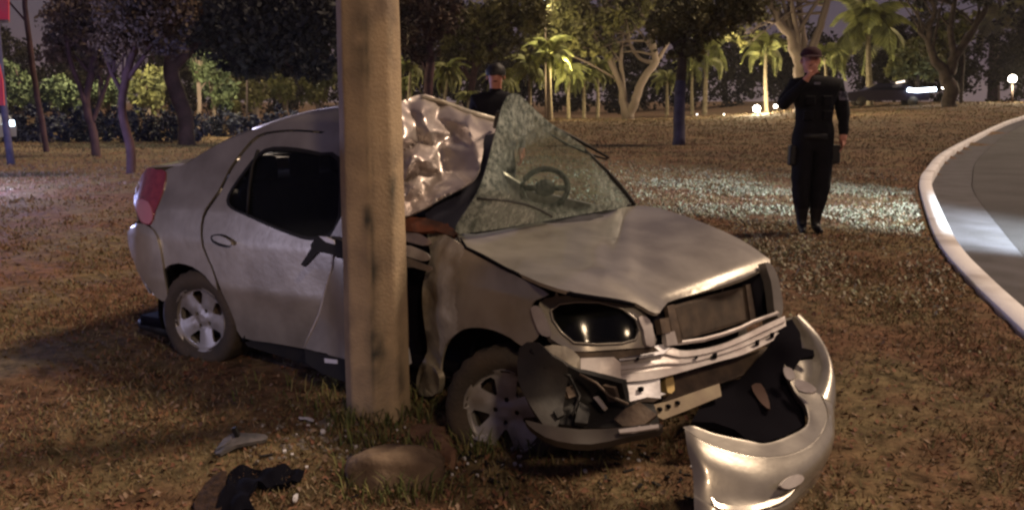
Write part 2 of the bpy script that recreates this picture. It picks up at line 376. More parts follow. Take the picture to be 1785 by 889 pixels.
# ---------------------------------------------------------------- the car
fr, lr = V((.883, -.469, 0)), V((.469, .883, 0))
ff, lf = V((.616, -.788, 0)), V((.788, .616, 0))
RO, FO = at(343, 558, 5.3), at(877, 720, 4.12)
def plane_hit(px, py, p0, n): r_ = ray(px, py); return CAM + r_ * ((p0 - CAM).dot(n) / r_.dot(n))
def SR(px, py, l): return plane_hit(px, py, RO + lr * l, lr)
def SF(px, py, l): return plane_hit(px, py, FO + lf * l, lf)
def ZR(px, py, l): return (px, py, depth(SR(px, py, l)))
def ZF(px, py, l): return (px, py, depth(SF(px, py, l)))
def interp(x, t):
    for (a, b), (c, d) in zip(t, t[1:]):
        if x <= c: return b + (d - b) * max(0, (x - a)) / (c - a)
    return t[-1][1]
TR = [(.2, .06), (.45, .03), (.7, 0), (.95, .01), (1.12, .04), (1.3, .11), (1.45, .18), (1.6, .26), (1.72, .36)]
def surfR(px, py):
    l = 0
    for _ in range(12):
        p = SR(px, py, l); s = (p - RO).dot(fr)
        l = .5 * l + .5 * (interp(p.z, TR) + 1.2 * max(0, -.33 - s) ** 2)
    return SR(px, py, l)
TF = [(.1, .05), (.4, .03), (.7, 0), (.9, .01), (1.0, .04), (1.1, .10)]
def surfF(px, py):
    l = 0
    for _ in range(12):
        p = SF(px, py, l); s = (p - FO).dot(ff)
        l = .5 * l + .5 * (interp(p.z, TF) + 1.3 * max(0, s - .05) ** 2 + .03 * math.exp(-((s - .02) ** 2 + (p.z - .4) ** 2) / .09) * -1)
    return SF(px, py, l)
def PR(s, l, z): q = RO + fr * s + lr * l; return V((q.x, q.y, z))
def PF(s, l, z): q = FO + ff * s + lf * l; return V((q.x, q.y, z))
car = thing('wrecked_car', (-.5, 5.0, .25), 'silver sedan wrecked and bent around the concrete pole, roof torn open and nose stripped', 'car')
dR = lambda q: .006 * nz(q, 2.2) + .002 * nz(q, 7)
dF = lambda q: .010 * nz(q, 3) + .003 * nz(q, 9)
shift = lambda surf, d: (lambda px, py: (lambda q: q + (q - CAM).normalized() * d)(surf(px, py)))
# rear quarter with roof rail
quarter = panel('rear_quarter_panel', [(288, 297), (322, 287), (345, 272), (380, 252), (415, 234), (450, 222), (485, 210), (520, 199), (560, 190), (612, 184), (612, 232), (560, 229), (520, 226), (480, 228), (448, 236), (424, 260), (400, 293), (380, 333), (358, 364), (350, 392), (352, 430), (368, 466), (379, 506), (358, 481), (335, 465), (311, 459), (293, 463), (286, 470), (283, 447), (275, 411), (262, 393), (271, 369), (285, 332)], surfR, M['paint'], car, step=8, rnd=2, dent=dR)
dsurf = shift(surfR, -.004)
WIN = [(394, 350), (403, 328), (425, 297), (450, 267), (476, 256), (520, 258), (560, 266), (594, 276), (594, 380), (575, 414), (540, 419), (507, 410), (464, 393), (425, 375), (402, 364)]
door = panel('rear_door', [(606, 238), (560, 233), (520, 230), (481, 232), (452, 240), (428, 264), (404, 297), (384, 337), (362, 368), (354, 394), (356, 430), (372, 468), (385, 505), (397, 530), (410, 562), (421, 588), (470, 597), (533, 608), (570, 616), (604, 620), (604, 440)], dsurf, M['paint'], car, holes=[WIN], step=8, rnd=2, dent=dR)
# window seal and pane
def ring(poly, w):
    cx = sum(p[0] for p in poly) / len(poly); cy = sum(p[1] for p in poly) / len(poly)
    return [(x + (cx - x) * w, y + (cy - y) * w * 1.6) for x, y in poly]
panel('window_seal', WIN, shift(surfR, -.008), M['black'], door, holes=[ring(WIN, .05)], step=9, rnd=2, thick=.01)
panel('window_pane', WIN, shift(surfR, .012), M['glass'], door, step=12, rnd=2, thick=.004)
div = [surfR(x, y) + fr * .0 for x, y in [(450, 262), (440, 290), (434, 330), (432, 372)]]
MB().tube([d + (d - CAM).normalized() * -.004 for d in div], .010, 6).build('window_bar', M['black'], door)
panel('handle', [(370, 413), (383, 411), (400, 420), (402, 428), (390, 426), (374, 420)], shift(surfR, -.045), M['paint'], door, step=4, thick=.02)
panel('handle_recess', [(368, 411), (386, 408), (402, 416), (402, 430), (386, 430), (370, 422)], shift(surfR, -.006), M['black'], door, step=4, thick=.004)
MB().tube([surfR(277, 466) * 1, surfR(264, 440)], .004, 5).build('panel_gap', M['black'], car)
# fuel flap line, tail lamp, bumper
tail = panel('tail_light', [(256, 293), (274, 296), (288, 299), (284, 332), (270, 368), (262, 392), (245, 387), (236, 365), (234, 343), (243, 314)], shift(surfR, -.012), M['red'], car, step=6, rnd=2, thick=.03)
panel('clear_lens', [(238, 348), (258, 352), (266, 376), (260, 390), (247, 386), (238, 366)], shift(surfR, -.020), M['pinklens'], tail, step=5, rnd=2, thick=.01)
panel('rear_bumper', [(222, 405), (240, 389), (260, 396), (273, 413), (281, 448), (286, 482), (292, 524), (270, 516), (246, 482), (229, 445)], shift(surfR, -.02), M['paint'], car, step=6, rnd=2, thick=.02, dent=dR)
panel('bumper_gap', [(258, 394), (272, 410), (282, 446), (290, 480), (298, 530), (292, 524), (286, 482), (279, 448), (270, 413)], shift(surfR, -.004), M['black'], car, step=6, rnd=1)
MB().tube([PR(-.30, .12, .36), PR(-.62, .16, .38)], .04, 10).build('exhaust_box', M['black'], car)
# closing surfaces of the rear: tail, boot lid, rear screen, roof, left side
re = [surfR(x, y) for x, y in [(262, 512), (238, 465), (224, 410), (240, 385), (236, 345), (246, 312), (260, 293)]]
rows = []
for p in re:
    s = (p - RO).dot(fr); l = (p - RO).dot(lr)
    rows.append([PR(s + ds, ll, p.z + dz) for ds, ll, dz in [(0, l, 0), (-.07, l + .12, 0), (-.13, l + .35, 0), (-.15, .82, 0), (-.13, 1.64 - l - .35, 0), (-.07, 1.64 - l - .12, 0), (0, 1.64 - l, 0)]])
solid(MB().grid(smooth_rows(rows, 2, 2)).build('tail_panel', M['paint'], car), .01, 0)
te = [surfR(x, y) for x, y in [(258, 293), (280, 294), (302, 299), (322, 287)]]
def across(pts, n=7, crown=.0, bow=0):
    rows = []
    for p in pts:
        s = (p - RO).dot(fr); l = (p - RO).dot(lr); L2 = 1.64 - l
        rows.append([PR(s - bow * math.sin(math.pi * t / n), l + (L2 - l) * t / n, p.z + crown * math.sin(math.pi * t / n)) for t in range(n + 1)])
    return rows
bl = across([te[0], te[1] + V((0, 0, .012)), te[3] + V((0, 0, -.0))], 8, .035, .08)
solid(MB().grid(smooth_rows(bl, 3, 2)).build('boot_lid', M['paint'], car), .01, 0)
rs = across([surfR(322, 287), surfR(380, 252), surfR(440, 226)], 8, .03)
solid(MB().grid(smooth_rows(rs, 3, 2)).build('rear_screen', M['glass'], car), .005, 0)
rf = across([surfR(440, 226), surfR(485, 210), surfR(540, 195), surfR(590, 187)], 8, .02)
solid(MB().grid(smooth_rows(rf, 3, 2)).build('roof', M['paint'], car), .01, 0)
def side_far(P, outline, holes, name, m, l):
    pts, fs = fill(outline, holes, .12, 1)
    vs = [P(s, l - (interp(z, TR)), z) for s, z in pts]
    return solid(mk(name, vs, fs, m, car), .02, 0)
side_far(PR, [(-.62, .5), (-.72, .95), (-.62, 1.3), (-.3, 1.36), (.2, 1.62), (.95, 1.68), (1.05, 1.3), (1.3, 1.15), (1.9, 1.05), (1.9, .4), (.35, .4), (.28, .7), (0, .82), (-.28, .7), (-.34, .5)], [[(.0, 1.2), (.3, 1.5), (.75, 1.57), (.75, 1.2)]], 'left_side_panel', M['paint'], 1.64)
MB().box(PR(.8, .82, .42), fr * 1.35, lr * .74, V((0, 0, .03))).build('floor_pan', M['dark'], car)
MB().box(PR(-.1, .82, 1.24), fr * .28, lr * .66, V((0, 0, .015))).build('parcel_shelf', M['fabric'], car)
b = MB(); b.box(PR(.28, .8, .95), fr * .07 + V((0, 0, -.01)), lr * .62, V((0, 0, .30)) + fr * -.08); b.box(PR(.52, .8, .68), fr * .26, lr * .62, V((0, 0, .08)))
bevel(b.build('rear_seat', M['fabric'], car, False), .05, 3)
for l_ in (.35, .72, 1.1):
    bevel(MB().box(PR(.2, l_, 1.33), fr * .04, lr * .11, V((0, 0, .07))).build('headrest', M['fabric'], car, False), .03, 3)
for l_, s_ in ((1.15, 1.25), (.75, 1.2)):
    b = MB(); b.box(PR(s_, l_, 1.0), fr * .06, lr * .23, V((0, 0, .32)) + fr * -.09); b.box(PR(s_ + .28, l_, .7), fr * .26, lr * .23, V((0, 0, .07)))
    st = bevel(b.build('front_seat', M['fabric'], car, False), .05, 3)
    bevel(MB().box(PR(s_ - .1, l_, 1.44), fr * .04, lr * .12, V((0, 0, .07))).build('headrest', M['fabric'], st, False), .03, 3)
# sill, folded front door, hanging lock piece
panel('sill', [(421, 589), (470, 598), (533, 610), (606, 626), (606, 655), (560, 643), (500, 624), (432, 604)], shift(surfR, .03), M['black'], car, step=8, rnd=1, thick=.05)
fd = tps([(583, 430, 4.72), (606, 425, 4.70), (556, 548, 4.86), (530, 606, 4.86), (606, 640, 4.62), (606, 540, 4.66)])
panel('crushed_front_door', [(583, 428), (608, 424), (608, 642), (570, 616), (530, 606), (543, 574), (556, 548), (568, 500), (578, 468)], fd, M['paint'], car, step=8, rnd=2, dent=lambda q: .012 * nz(q, 5))
b = MB(); b.tube([fd(529, 607) , fd(545, 572), fd(557, 547), fd(569, 500), fd(579, 466), fd(584, 428)], [.004, .006, .007, .007, .006, .004], 6); b.build('door_edge', M['bare'], car)
panel('sill_end', [(531, 609), (590, 624), (608, 628), (608, 668), (560, 650), (533, 632)], shift(fd, -.02), M['black'], car, step=8, rnd=1, thick=.05)
panel('sticker', [(565, 624), (588, 627), (588, 634), (566, 632)], shift(fd, -.026), M['zinc'], car, step=5, rnd=1, thick=.002)
mz = tps([(530, 460, 4.70), (580, 430, 4.62), (600, 425, 4.60), (540, 420, 4.68)])
mirror = panel('door_mirror', [(541, 426), (556, 414), (575, 415), (600, 422), (600, 452), (578, 444), (558, 440), (546, 440)], mz, M['black'], car, step=6, rnd=2, thick=.09)
panel('mirror_arm', [(541, 434), (554, 440), (543, 452), (530, 465), (524, 461), (534, 446)], mz, M['black'], mirror, step=5, rnd=1, thick=.02)
panel('mirror_glass', [(556, 412), (568, 413), (582, 419), (583, 426), (568, 422)], shift(mz, -.012), M['zinc'], mirror, step=5, rnd=1, thick=.01)
panel('window_fragment', [(575, 414), (594, 380), (600, 362), (604, 420), (588, 424)], shift(mz, .05), M['paint'], car, step=6, rnd=1, thick=.01)
# wheels
def wheel(c, n, fwd, R, w, rimR, ang=0, dirt=0):
    n = n.normalized(); upv = V((0, 0, 1)); fwd = upv.cross(n).normalized(); upv = n.cross(fwd)
    prof = [(rimR - .012, -.012), (rimR + .006, .0), (rimR + .03, .010), (R - .045, .012), (R - .018, .0), (R - .003, -.022), (R, -.05), (R, -w + .05), (R - .004, -w + .022), (R - .03, -w), (rimR + .03, -w), (rimR - .02, -w + .01), (rimR - .03, -.06)]
    N = 48; rows = []
    for i in range(N + 1):
        a = 2 * math.pi * (i % N) / N; d = fwd * math.cos(a) + upv * math.sin(a)
        rows.append([c + d * (rr - (.012 if (i % 2 and rr > R - .004) else 0)) + n * h for rr, h in prof])
    t = MB().grid(rows).build('wheel', M['tyre'], car)
    # disc with five openings
    circ = [(rimR * math.cos(a), rimR * math.sin(a)) for a in np.linspace(0, 2 * math.pi, 40, endpoint=False)]
    holes = []
    for k in range(5):
        a0 = ang + 2 * math.pi * k / 5
        hp = []
        for rr, da in [(.44, .07), (.60, .20), (.78, .27), (.86, .18), (.87, 0), (.86, -.18), (.78, -.27), (.60, -.20), (.44, -.07)]:
            hp.append((rimR * rr * math.cos(a0 + da), rimR * rr * math.sin(a0 + da)))
        holes.append(hp)
    for k in range(4):
        a0 = ang + .6 + k * math.pi / 2; holes.append([(rimR * .27 * math.cos(a0) + .012 * math.cos(t_), rimR * .27 * math.sin(a0) + .012 * math.sin(t_)) for t_ in np.linspace(0, 2 * math.pi, 7)[:-1]])
    pts, fs = fill(circ, holes, .016, 1)
    def dish(x, y):
        rr = math.hypot(x, y) / rimR
        a = math.atan2(y, x) - ang; sp = math.cos(5 * (a)) * -1
        return -.020 - .02 * (1 - rr) + .006 * sp * (rr > .35) + (.016 if rr > .955 else 0) + (.01 if rr < .2 else 0)
    vs = [c + fwd * x + upv * y + n * dish(x, y) for x, y in pts]
    rim = solid(mk('rim', vs, fs, M['rim'], t), .014, -1)
    rows = [[c + (fwd * math.cos(a) + upv * math.sin(a)) * rr + n * h for rr, h in [(rimR - .012, -.012), (rimR - .018, -.03), (rimR - .024, -.12), (rimR - .03, -w + .02)]] for a in np.linspace(0, 2 * math.pi, 41)]
    MB().grid(rows).build('rim_barrel', M['rim'], t)
    MB().tube([c - n * .075, c - n * .09], rimR - .035, 32).build('brake_drum', M['brownmetal'], t)
    return t
wheel(RO + lr * .015, -lr + V((.05, 0, 0)), fr, .285, .17, .185, .5)
nf = V((-.36, -.93, .06)).normalized()
wheel(FO + V((.0, .0, 0)), nf, ff, .292, .17, .190, .95)
for l_ in (1.55,):
    wheel(PR(0, l_, RO.z), lr, fr, .285, .17, .185, .2); wheel(PF(-.12, l_ - .05, FO.z + .06), lf, ff, .285, .17, .185, .2)
# inner arches
def arch(P, l0, l1, zc, R, name):
    rows = [[P(R * math.cos(a), l, zc + R * math.sin(a)) for l in (l0, l1)] + [P(.05 * math.cos(a), l1, zc + .05 * math.sin(a))] for a in np.linspace(-.35, math.pi + .35, 16)]
    solid(MB().grid(rows).build(name, M['dark'], car), .008, 0)
arch(PR, .03, .32, RO.z + .02, .335, 'wheel_arch_liner'); arch(PF, .06, .40, FO.z + .05, .36, 'wheel_arch_liner')
# front fender
FEN = [(745, 408), (757, 400), (778, 410), (800, 424), (832, 444), (880, 471), (930, 497), (956, 513), (935, 522), (925, 536), (930, 556), (942, 580), (925, 598), (908, 602), (890, 589), (862, 576), (835, 571), (810, 573), (791, 585), (777, 602), (768, 635), (765, 665), (752, 690), (730, 688), (725, 672), (731, 640), (745, 612), (741, 575), (736, 530), (738, 490), (750, 450), (748, 430)]
def dfen(q):
    s = (q - FO).dot(ff); e = max(0, -.30 - s)
    return .012 * nz(q, 2.5) + .003 * nz(q, 9) + min(e, .3) * (.20 * nz(q, 7, 2) + .12 * nz(q, 16, 3)) + .02 * math.exp(-((s - .02) / .09) ** 2) * math.exp(-((q.z - .74) / .08) ** 2)
fender = panel('front_fender', FEN, surfF, M['paint'], car, step=7, rnd=2, dent=dfen)
fender.data.materials.append(M['paint_dirty'])
for f in fender.data.polygons:
    c = f.center + ORG[car]; s = (c - FO).dot(ff)
    if s < -.335 + .05 * nz(c, 6) - .12 * max(0, c.z - .75): f.material_index = 1
panel('fender_edge_glint', [(925, 537), (937, 534), (948, 548), (958, 572), (960, 586), (944, 584), (934, 566)], shift(surfF, -.02), M['bare'], car, step=5, rnd=2, thick=.01)  # highlight on the fender edge, put in as a paler steel piece
# bonnet
hood_s = tps([ZF(800, 415, .08), ZF(1100, 360, 1.45), ZF(1340, 460, 1.42), ZF(1135, 543, .42), ZF(1000, 512, .05), ZF(900, 470, .05), ZF(1230, 392, 1.47), (1060, 440, depth(SF(1060, 440, .68)) - .02), ZF(1240, 503, .92), ZF(1000, 378, 1.0), ZF(900, 397, .55)])
HOOD = [(797, 408), (812, 430), (840, 443), (880, 464), (940, 492), (1000, 510), (1060, 518), (1108, 528), (1132, 542), (1150, 545), (1164, 527), (1205, 514), (1250, 500), (1300, 483), (1342, 460), (1332, 445), (1290, 417), (1230, 390), (1170, 369), (1125, 359), (1085, 362), (1000, 376), (900, 396), (830, 408)]
def crease(px, py, a, b, w):
    ax, ay = a; bx, by = b; t = ((px - ax) * (bx - ax) + (py - ay) * (by - ay)) / ((bx - ax) ** 2 + (by - ay) ** 2); t = min(1, max(0, t))
    d = math.hypot(px - ax - t * (bx - ax), py - ay - t * (by - ay)); return math.exp(-(d / w) ** 2)
def hood_f(px, py):
    q = hood_s(px, py)
    d = .055 * sm((1085 - px) / 30) * sm((500 - py) / 60) - .030 * crease(px, py, (1088, 362), (1100, 470), 14) + .015 * crease(px, py, (1050, 370), (1060, 450), 22) - .016 * crease(px, py, (870, 440), (1050, 475), 14) - .035 * crease(px, py, (1060, 480), (1145, 535), 13) + .03 * crease(px, py, (1110, 420), (1120, 450), 30) + .02 * crease(px, py, (960, 420), (1010, 440), 26) + .05 * crease(px, py, (1165, 530), (1345, 462), 10)
    return q + (q - CAM).normalized() * (d + .006 * nz(q, 3))
hood = panel('bonnet', HOOD, hood_f, M['paint'], car, step=7, rnd=2, thick=.015)
b = MB(); pr = [(803, 416), (812, 432), (840, 446), (880, 468), (940, 496), (1000, 514), (1060, 522), (1108, 531), (1130, 541)]
b.tube([shift(surfF if x < 960 else hood_s, -.002 if x < 960 else .02)(x, y) for x, y in pr], [.004, .008, .010, .009, .013, .012, .010, .009, .005], 6).build('bonnet_gap', M['dark'], car)
# cowl, wiper
b = MB(); b.tube([hood_f(x, y) + V((0, 0, .004)) for x, y in [(958, 378), (1010, 372), (1060, 365), (1100, 359)]], [.012, .02, .02, .014], 8).build('cowl_strip', M['black'], car)
# engine bay and nose
b = MB(); b.box(PF(-.10, .76, .60), ff * .28, lf * .60, V((0, 0, .17))); b.box(PF(-.5, .8, .62), ff * .15, lf * .66, V((0, 0, .24)))
b.build('engine_block', M['dark'], car, False)
nose = tps([ZF(935, 530, .05), ZF(960, 600, .03), ZF(1135, 545, .45), ZF(1140, 600, .42), ZF(1345, 470, 1.40), ZF(1355, 545, 1.38), ZF(1240, 510, .95), ZF(1245, 590, .93), ZF(1020, 605, .17)])
HL = [(960, 541), (975, 530), (1005, 526), (1045, 527), (1085, 538), (1108, 556), (1114, 575), (1108, 592), (1085, 598), (1040, 600), (1000, 597), (978, 578), (964, 558)]
fp = panel('headlight_surround', [(940, 528), (965, 517), (1010, 516), (1065, 522), (1110, 535), (1128, 552), (1140, 580), (1142, 602), (1100, 607), (1040, 611), (1000, 612), (985, 604), (960, 590), (948, 560)], nose, M['paint'], car, holes=[HL], step=6, rnd=2, thick=.03)
hl = panel('headlight', HL, shift(nose, .10), M['dark'], car, step=8, rnd=2, thick=.01)
panel('lamp_reflector', [(975, 560), (1010, 575), (1060, 590), (1098, 596), (1040, 599), (1002, 596), (985, 580)], shift(nose, .07), M['brownmetal'], hl, step=6, rnd=2, thick=.01)
panel('lamp_cover', HL, shift(nose, .012), M['lampglass'], hl, step=8, rnd=2, thick=.004)
b = MB(); b.tube([nose(x, y) + (CAM - nose(x, y)).normalized() * .012 for x, y in HL + HL[:1]], .005, 6, False).build('lamp_rim', M['paint'], hl)
panel('bracket_and_glint', [(1113, 553), (1126, 552), (1137, 566), (1141, 600), (1127, 601), (1122, 575)], shift(nose, -.03), M['bare'], car, step=5, rnd=2, thick=.02)  # pale upright strip stands for the highlight beside the lamp
panel('grille_void', [(1128, 548), (1160, 532), (1240, 506), (1344, 470), (1350, 548), (1262, 580), (1188, 600), (1130, 604)], shift(nose, .10), M['dark'], car, step=14, rnd=1, thick=.01)
rad = panel('radiator', [(1172, 533), (1240, 514), (1303, 499), (1312, 556), (1250, 576), (1188, 592)], shift(nose, .06), M['brownmetal'], car, step=9, rnd=1, thick=.03)
def strips(name, q, n, surf, m, parent, r=.003):
    a, b_, c, d = [V((*p, 0)) for p in q]; mb = MB()
    for i in range(n):
        t = (i + .5) / n; p0 = a.lerp(d, t); p1 = b_.lerp(c, t)
        mb.tube([surf(*p0.lerp(p1, u).xy) for u in (0, .25, .5, .75, 1)], r, 4, False)
    return mb.build(name, m, parent)
o = strips('fins', [(1176, 535), (1300, 501), (1309, 554), (1190, 589)], 22, shift(nose, .056), M['brownmetal'], rad, .002); o['kind'] = 'stuff'
for q in ([(1163, 533), (1175, 530), (1190, 596), (1176, 600)], [(1300, 497), (1308, 495), (1318, 556), (1309, 559)]):
    panel('radiator_frame', q, shift(nose, .04), M['brownmetal'], rad, step=6, rnd=1, thick=.02)
panel('bracket_and_glint', [(1150, 556), (1166, 553), (1170, 578), (1155, 582)], shift(nose, .02), M['brownmetal'], car, step=6, rnd=1, thick=.03)
panel('bracket_and_glint', [(1160, 580), (1176, 577), (1182, 600), (1163, 603)], shift(nose, .03), M['bare'], car, step=6, rnd=1, thick=.02)
panel('left_fender_lip', [(1334, 458), (1346, 462), (1356, 482), (1364, 520), (1364, 548), (1352, 550), (1348, 520), (1344, 490)], shift(nose, -.03), M['paint'], car, step=6, rnd=2, thick=.05)
# lower grille lip and impact beam
beamZ = tps([ZF(1080, 640, .30), ZF(1150, 630, .50), ZF(1212, 620, .72), ZF(1291, 595, 1.05), ZF(1367, 565, 1.36)])
b = MB(); b.tube([shift(beamZ, .0)(x, y) for x, y in [(1140, 603), (1188, 597), (1225, 592), (1259, 583), (1290, 572), (1312, 561), (1356, 545)]], [.006, .010, .011, .011, .011, .010, .008], 7).build('grille_lower_rail', M['bare'], car)
top = [(1078, 613), (1118, 606), (1155, 600), (1185, 611), (1222, 609), (1259, 600), (1290, 587), (1317, 574), (1345, 561), (1368, 551)]
bot = [(1082, 668), (1118, 665), (1150, 660), (1185, 650), (1212, 642), (1250, 631), (1291, 620), (1315, 610), (1338, 599), (1371, 580)]
sec = [(0, .07, .35), (.03, 0, .06), (.26, 0, .0), (.30, .014, 0), (.42, .014, 0), (.46, 0, 0), (.56, 0, 0), (.60, .014, 0), (.72, .014, 0), (.76, 0, 0), (.95, 0, 0), (1, .07, 0)]
rows = []
for t, dz_, _ in sec:
    rows.append([beamZ(a[0] + (c[0] - a[0]) * t, a[1] + (c[1] - a[1]) * t) + (beamZ(*a) - CAM).normalized() * (dz_ - .03) for a, c in zip(top, bot)])
rows = [catmull(r_, 3) for r_ in rows]
beam = solid(MB().grid(rows).build('impact_beam', M['bare'], car), .006, 0)
for x, y in [(1246, 620), (1320, 597), (1346, 584), (1112, 625), (1214, 622)]:
    w_ = 6 if x > 1240 else 3; c = beamZ(x, y); c += (CAM - c).normalized() * .045
    MB().box(c, lf * (.0023 * w_ + .002), (CAM - c).normalized() * .01, V((0, 0, .0022 * w_))).build('bolt_hole', M['dark'], beam)
panel('beam_plate', [(1077, 614), (1116, 607), (1154, 600), (1168, 606), (1158, 616), (1120, 623), (1080, 628)], shift(beamZ, -.05), M['zinc'], beam, step=6, rnd=1, thick=.01)
panel('crash_box', [(1084, 670), (1150, 660), (1152, 694), (1128, 692), (1100, 699), (1090, 697)], shift(beamZ, -.02), M['zinc'], car, step=6, rnd=1, thick=.05, dent=lambda q: .01 * nz(q, 9))
MB().box(shift(beamZ, -.03)(1117, 678), lf * .010, ff * .008, V((0, 0, .008))).build('bolt_hole', M['dark'], car)
panel('horn', [(1160, 655), (1172, 652), (1176, 680), (1164, 684)], shift(beamZ, .03), mat('brass_part', (.45, .33, .14), .5, .4), car, step=6, rnd=2, thick=.05)
panel('condenser', [(1155, 662), (1212, 645), (1291, 622), (1338, 604), (1330, 640), (1257, 668), (1180, 692), (1155, 700)], shift(beamZ, .14), M['brownmetal'], car, step=10, rnd=1, thick=.03)
xm = panel('lower_crossmember', [(1134, 706), (1160, 700), (1254, 668), (1258, 690), (1200, 714), (1156, 731), (1138, 722)], shift(beamZ, .05), mat('dull_crossmember', (.22, .18, .12), .6, .2, var=(.15, .11, .08), scale=9), car, step=8, rnd=1, thick=.06)
for x, y in [(1150, 713), (1165, 708), (1181, 702)]:
    c = beamZ(x, y) ; c += (c - CAM).normalized() * .045
    MB().box(c, lf * .008, ff * .008, V((0, 0, .007))).build('bolt_hole', M['dark'], xm)
# fascia plates below the headlight
panel('bumper_bracket', [(948, 604), (985, 603), (1010, 622), (1012, 648), (985, 640), (962, 628)], shift(nose, -.02), M['paint_dirty'], car, step=7, rnd=2, thick=.02, dent=lambda q: .01 * nz(q, 9))
panel('bumper_bracket', [(1012, 624), (1070, 622), (1082, 632), (1082, 668), (1050, 660), (1012, 650)], shift(nose, -.03), M['bare'], car, step=7, rnd=1, thick=.02, dent=lambda q: .008 * nz(q, 9))
panel('headlight_bracket', [(985, 604), (1140, 604), (1150, 612), (1076, 625), (1012, 624)], shift(nose, .02), M['brownmetal'], car, step=8, rnd=1, thick=.02)
und = tps([(905, 620, 3.82), (960, 620, 3.72), (1080, 668, 3.62), (1140, 700, 3.65), (1150, 750, 3.55), (1000, 770, 3.52), (930, 745, 3.60), (1040, 690, 3.75)])
panel('wheel_liner', [(905, 606), (935, 596), (965, 622), (990, 640), (985, 690), (975, 735), (960, 752), (940, 730), (915, 690), (903, 660)], und, mat('worn_liner', (.018, .014, .012), .7, var=(.009, .008, .008), scale=9, bump=.2, bscale=20), car, step=8, rnd=2, thick=.02, dent=lambda q: .02 * nz(q, 6))
panel('undertray', [(960, 622), (1010, 648), (1084, 668), (1092, 700), (1140, 704), (1150, 735), (1100, 745), (1020, 745), (955, 735), (940, 700)], shift(und, .06), M['black'], car, step=10, rnd=1, thick=.03, dent=lambda q: .035 * nz(q, 7))
panel('splitter', [(915, 732), (950, 740), (1010, 748), (1080, 745), (1148, 736), (1148, 750), (1090, 762), (1030, 774), (970, 768), (935, 752)], shift(und, -.03), mat('splitter_black', (.035, .028, .024), .4, var=(.02, .016, .014), scale=8), car, step=8, rnd=2, thick=.03)
panel('splitter_streak', [(1078, 748), (1108, 744), (1148, 739), (1148, 745), (1110, 751), (1080, 754)], shift(und, -.05), M['bare'], car, step=6, rnd=1, thick=.008)  # light streak on the black lip, put in as a pale strip
for q, m_, dd in (([(1034, 692), (1041, 690), (1056, 708), (1051, 713)], 'bare', .0), ([(1050, 672), (1070, 676), (1078, 700), (1060, 700)], 'brownmetal', .02), ([(985, 676), (1000, 672), (1004, 690), (992, 694)], 'brownmetal', .02), ([(965, 715), (978, 705), (984, 722), (972, 728)], 'black', -.02), ([(1090, 712), (1115, 700), (1145, 722), (1120, 742), (1085, 742), (1070, 730)], 'brownmetal', .0), ([(1010, 700), (1030, 712), (1024, 738), (1002, 735)], 'black', -.01)):
    panel('torn_bracket', q, shift(und, dd), M[m_], car, step=6, rnd=1, thick=.015)
b = MB(); b.tube([und(*p) for p in [(925, 610), (950, 640), (992, 655), (1010, 690), (998, 725)]], .007, 6); b.build('loose_cable', M['black'], car)
b = MB(); b.tube([und(*p) for p in [(1010, 652), (1040, 668), (1062, 690), (1095, 704)]], .006, 6); b.build('loose_cable', M['brownmetal'], car)
# left fender and far side of the nose
sec = [(-.9, .35), (-.9, .95), (-.5, 1.05), (.1, .93), (.36, .80), (.40, .5), (.3, .4), (.24, .62), (0, .74), (-.28, .64), (-.38, .35)]
pts, fs = fill(sec, (), .1, 1); solid(mk('left_fender', [PF(s, 1.50 - 1.2 * max(0, s - .1) ** 2, z) for s, z in pts], fs, M['paint'], car), .015, 0)
# roof sheet folded down by the pole
rc = tps([(600, 186, 5.0), (660, 180, 5.1), (700, 180, 5.15), (740, 166, 5.35), (772, 177, 5.42), (815, 193, 5.42), (866, 209, 5.35), (845, 234, 5.16), (812, 214, 5.12), (795, 222, 5.2), (700, 240, 4.88), (742, 250, 5.02), (775, 290, 5.0), (800, 270, 5.02), (835, 270, 4.93), (700, 310, 4.74), (730, 312, 4.84), (775, 314, 4.93), (800, 322, 4.86), (828, 312, 4.72), (812, 322, 4.74), (700, 372, 4.58), (741, 363, 4.60), (770, 340, 4.66), (610, 380, 4.72), (610, 280, 4.85)])
def facet(ctrl):
    P_ = [V((c[0], c[1])) for c in ctrl]; vs_, _, fs_, *_r = delaunay_2d_cdt(P_, [], [], 0, 1e-4)
    Zs_ = [min(ctrl, key=lambda c: (c[0] - v.x) ** 2 + (c[1] - v.y) ** 2)[2] for v in vs_]; sm_ = tps(ctrl)
    def f(px, py):
        for t in fs_:
            a, b_, c = (vs_[i] for i in t); d = (b_.y - c.y) * (a.x - c.x) + (c.x - b_.x) * (a.y - c.y)
            if abs(d) < 1e-6: continue
            u = ((b_.y - c.y) * (px - c.x) + (c.x - b_.x) * (py - c.y)) / d; v = ((c.y - a.y) * (px - c.x) + (a.x - c.x) * (py - c.y)) / d
            if u >= -.002 and v >= -.002 and u + v <= 1.002: return at(px, py, 1 / (u / Zs_[t[0]] + v / Zs_[t[1]] + (1 - u - v) / Zs_[t[2]]))
        return sm_(px, py)
    return f
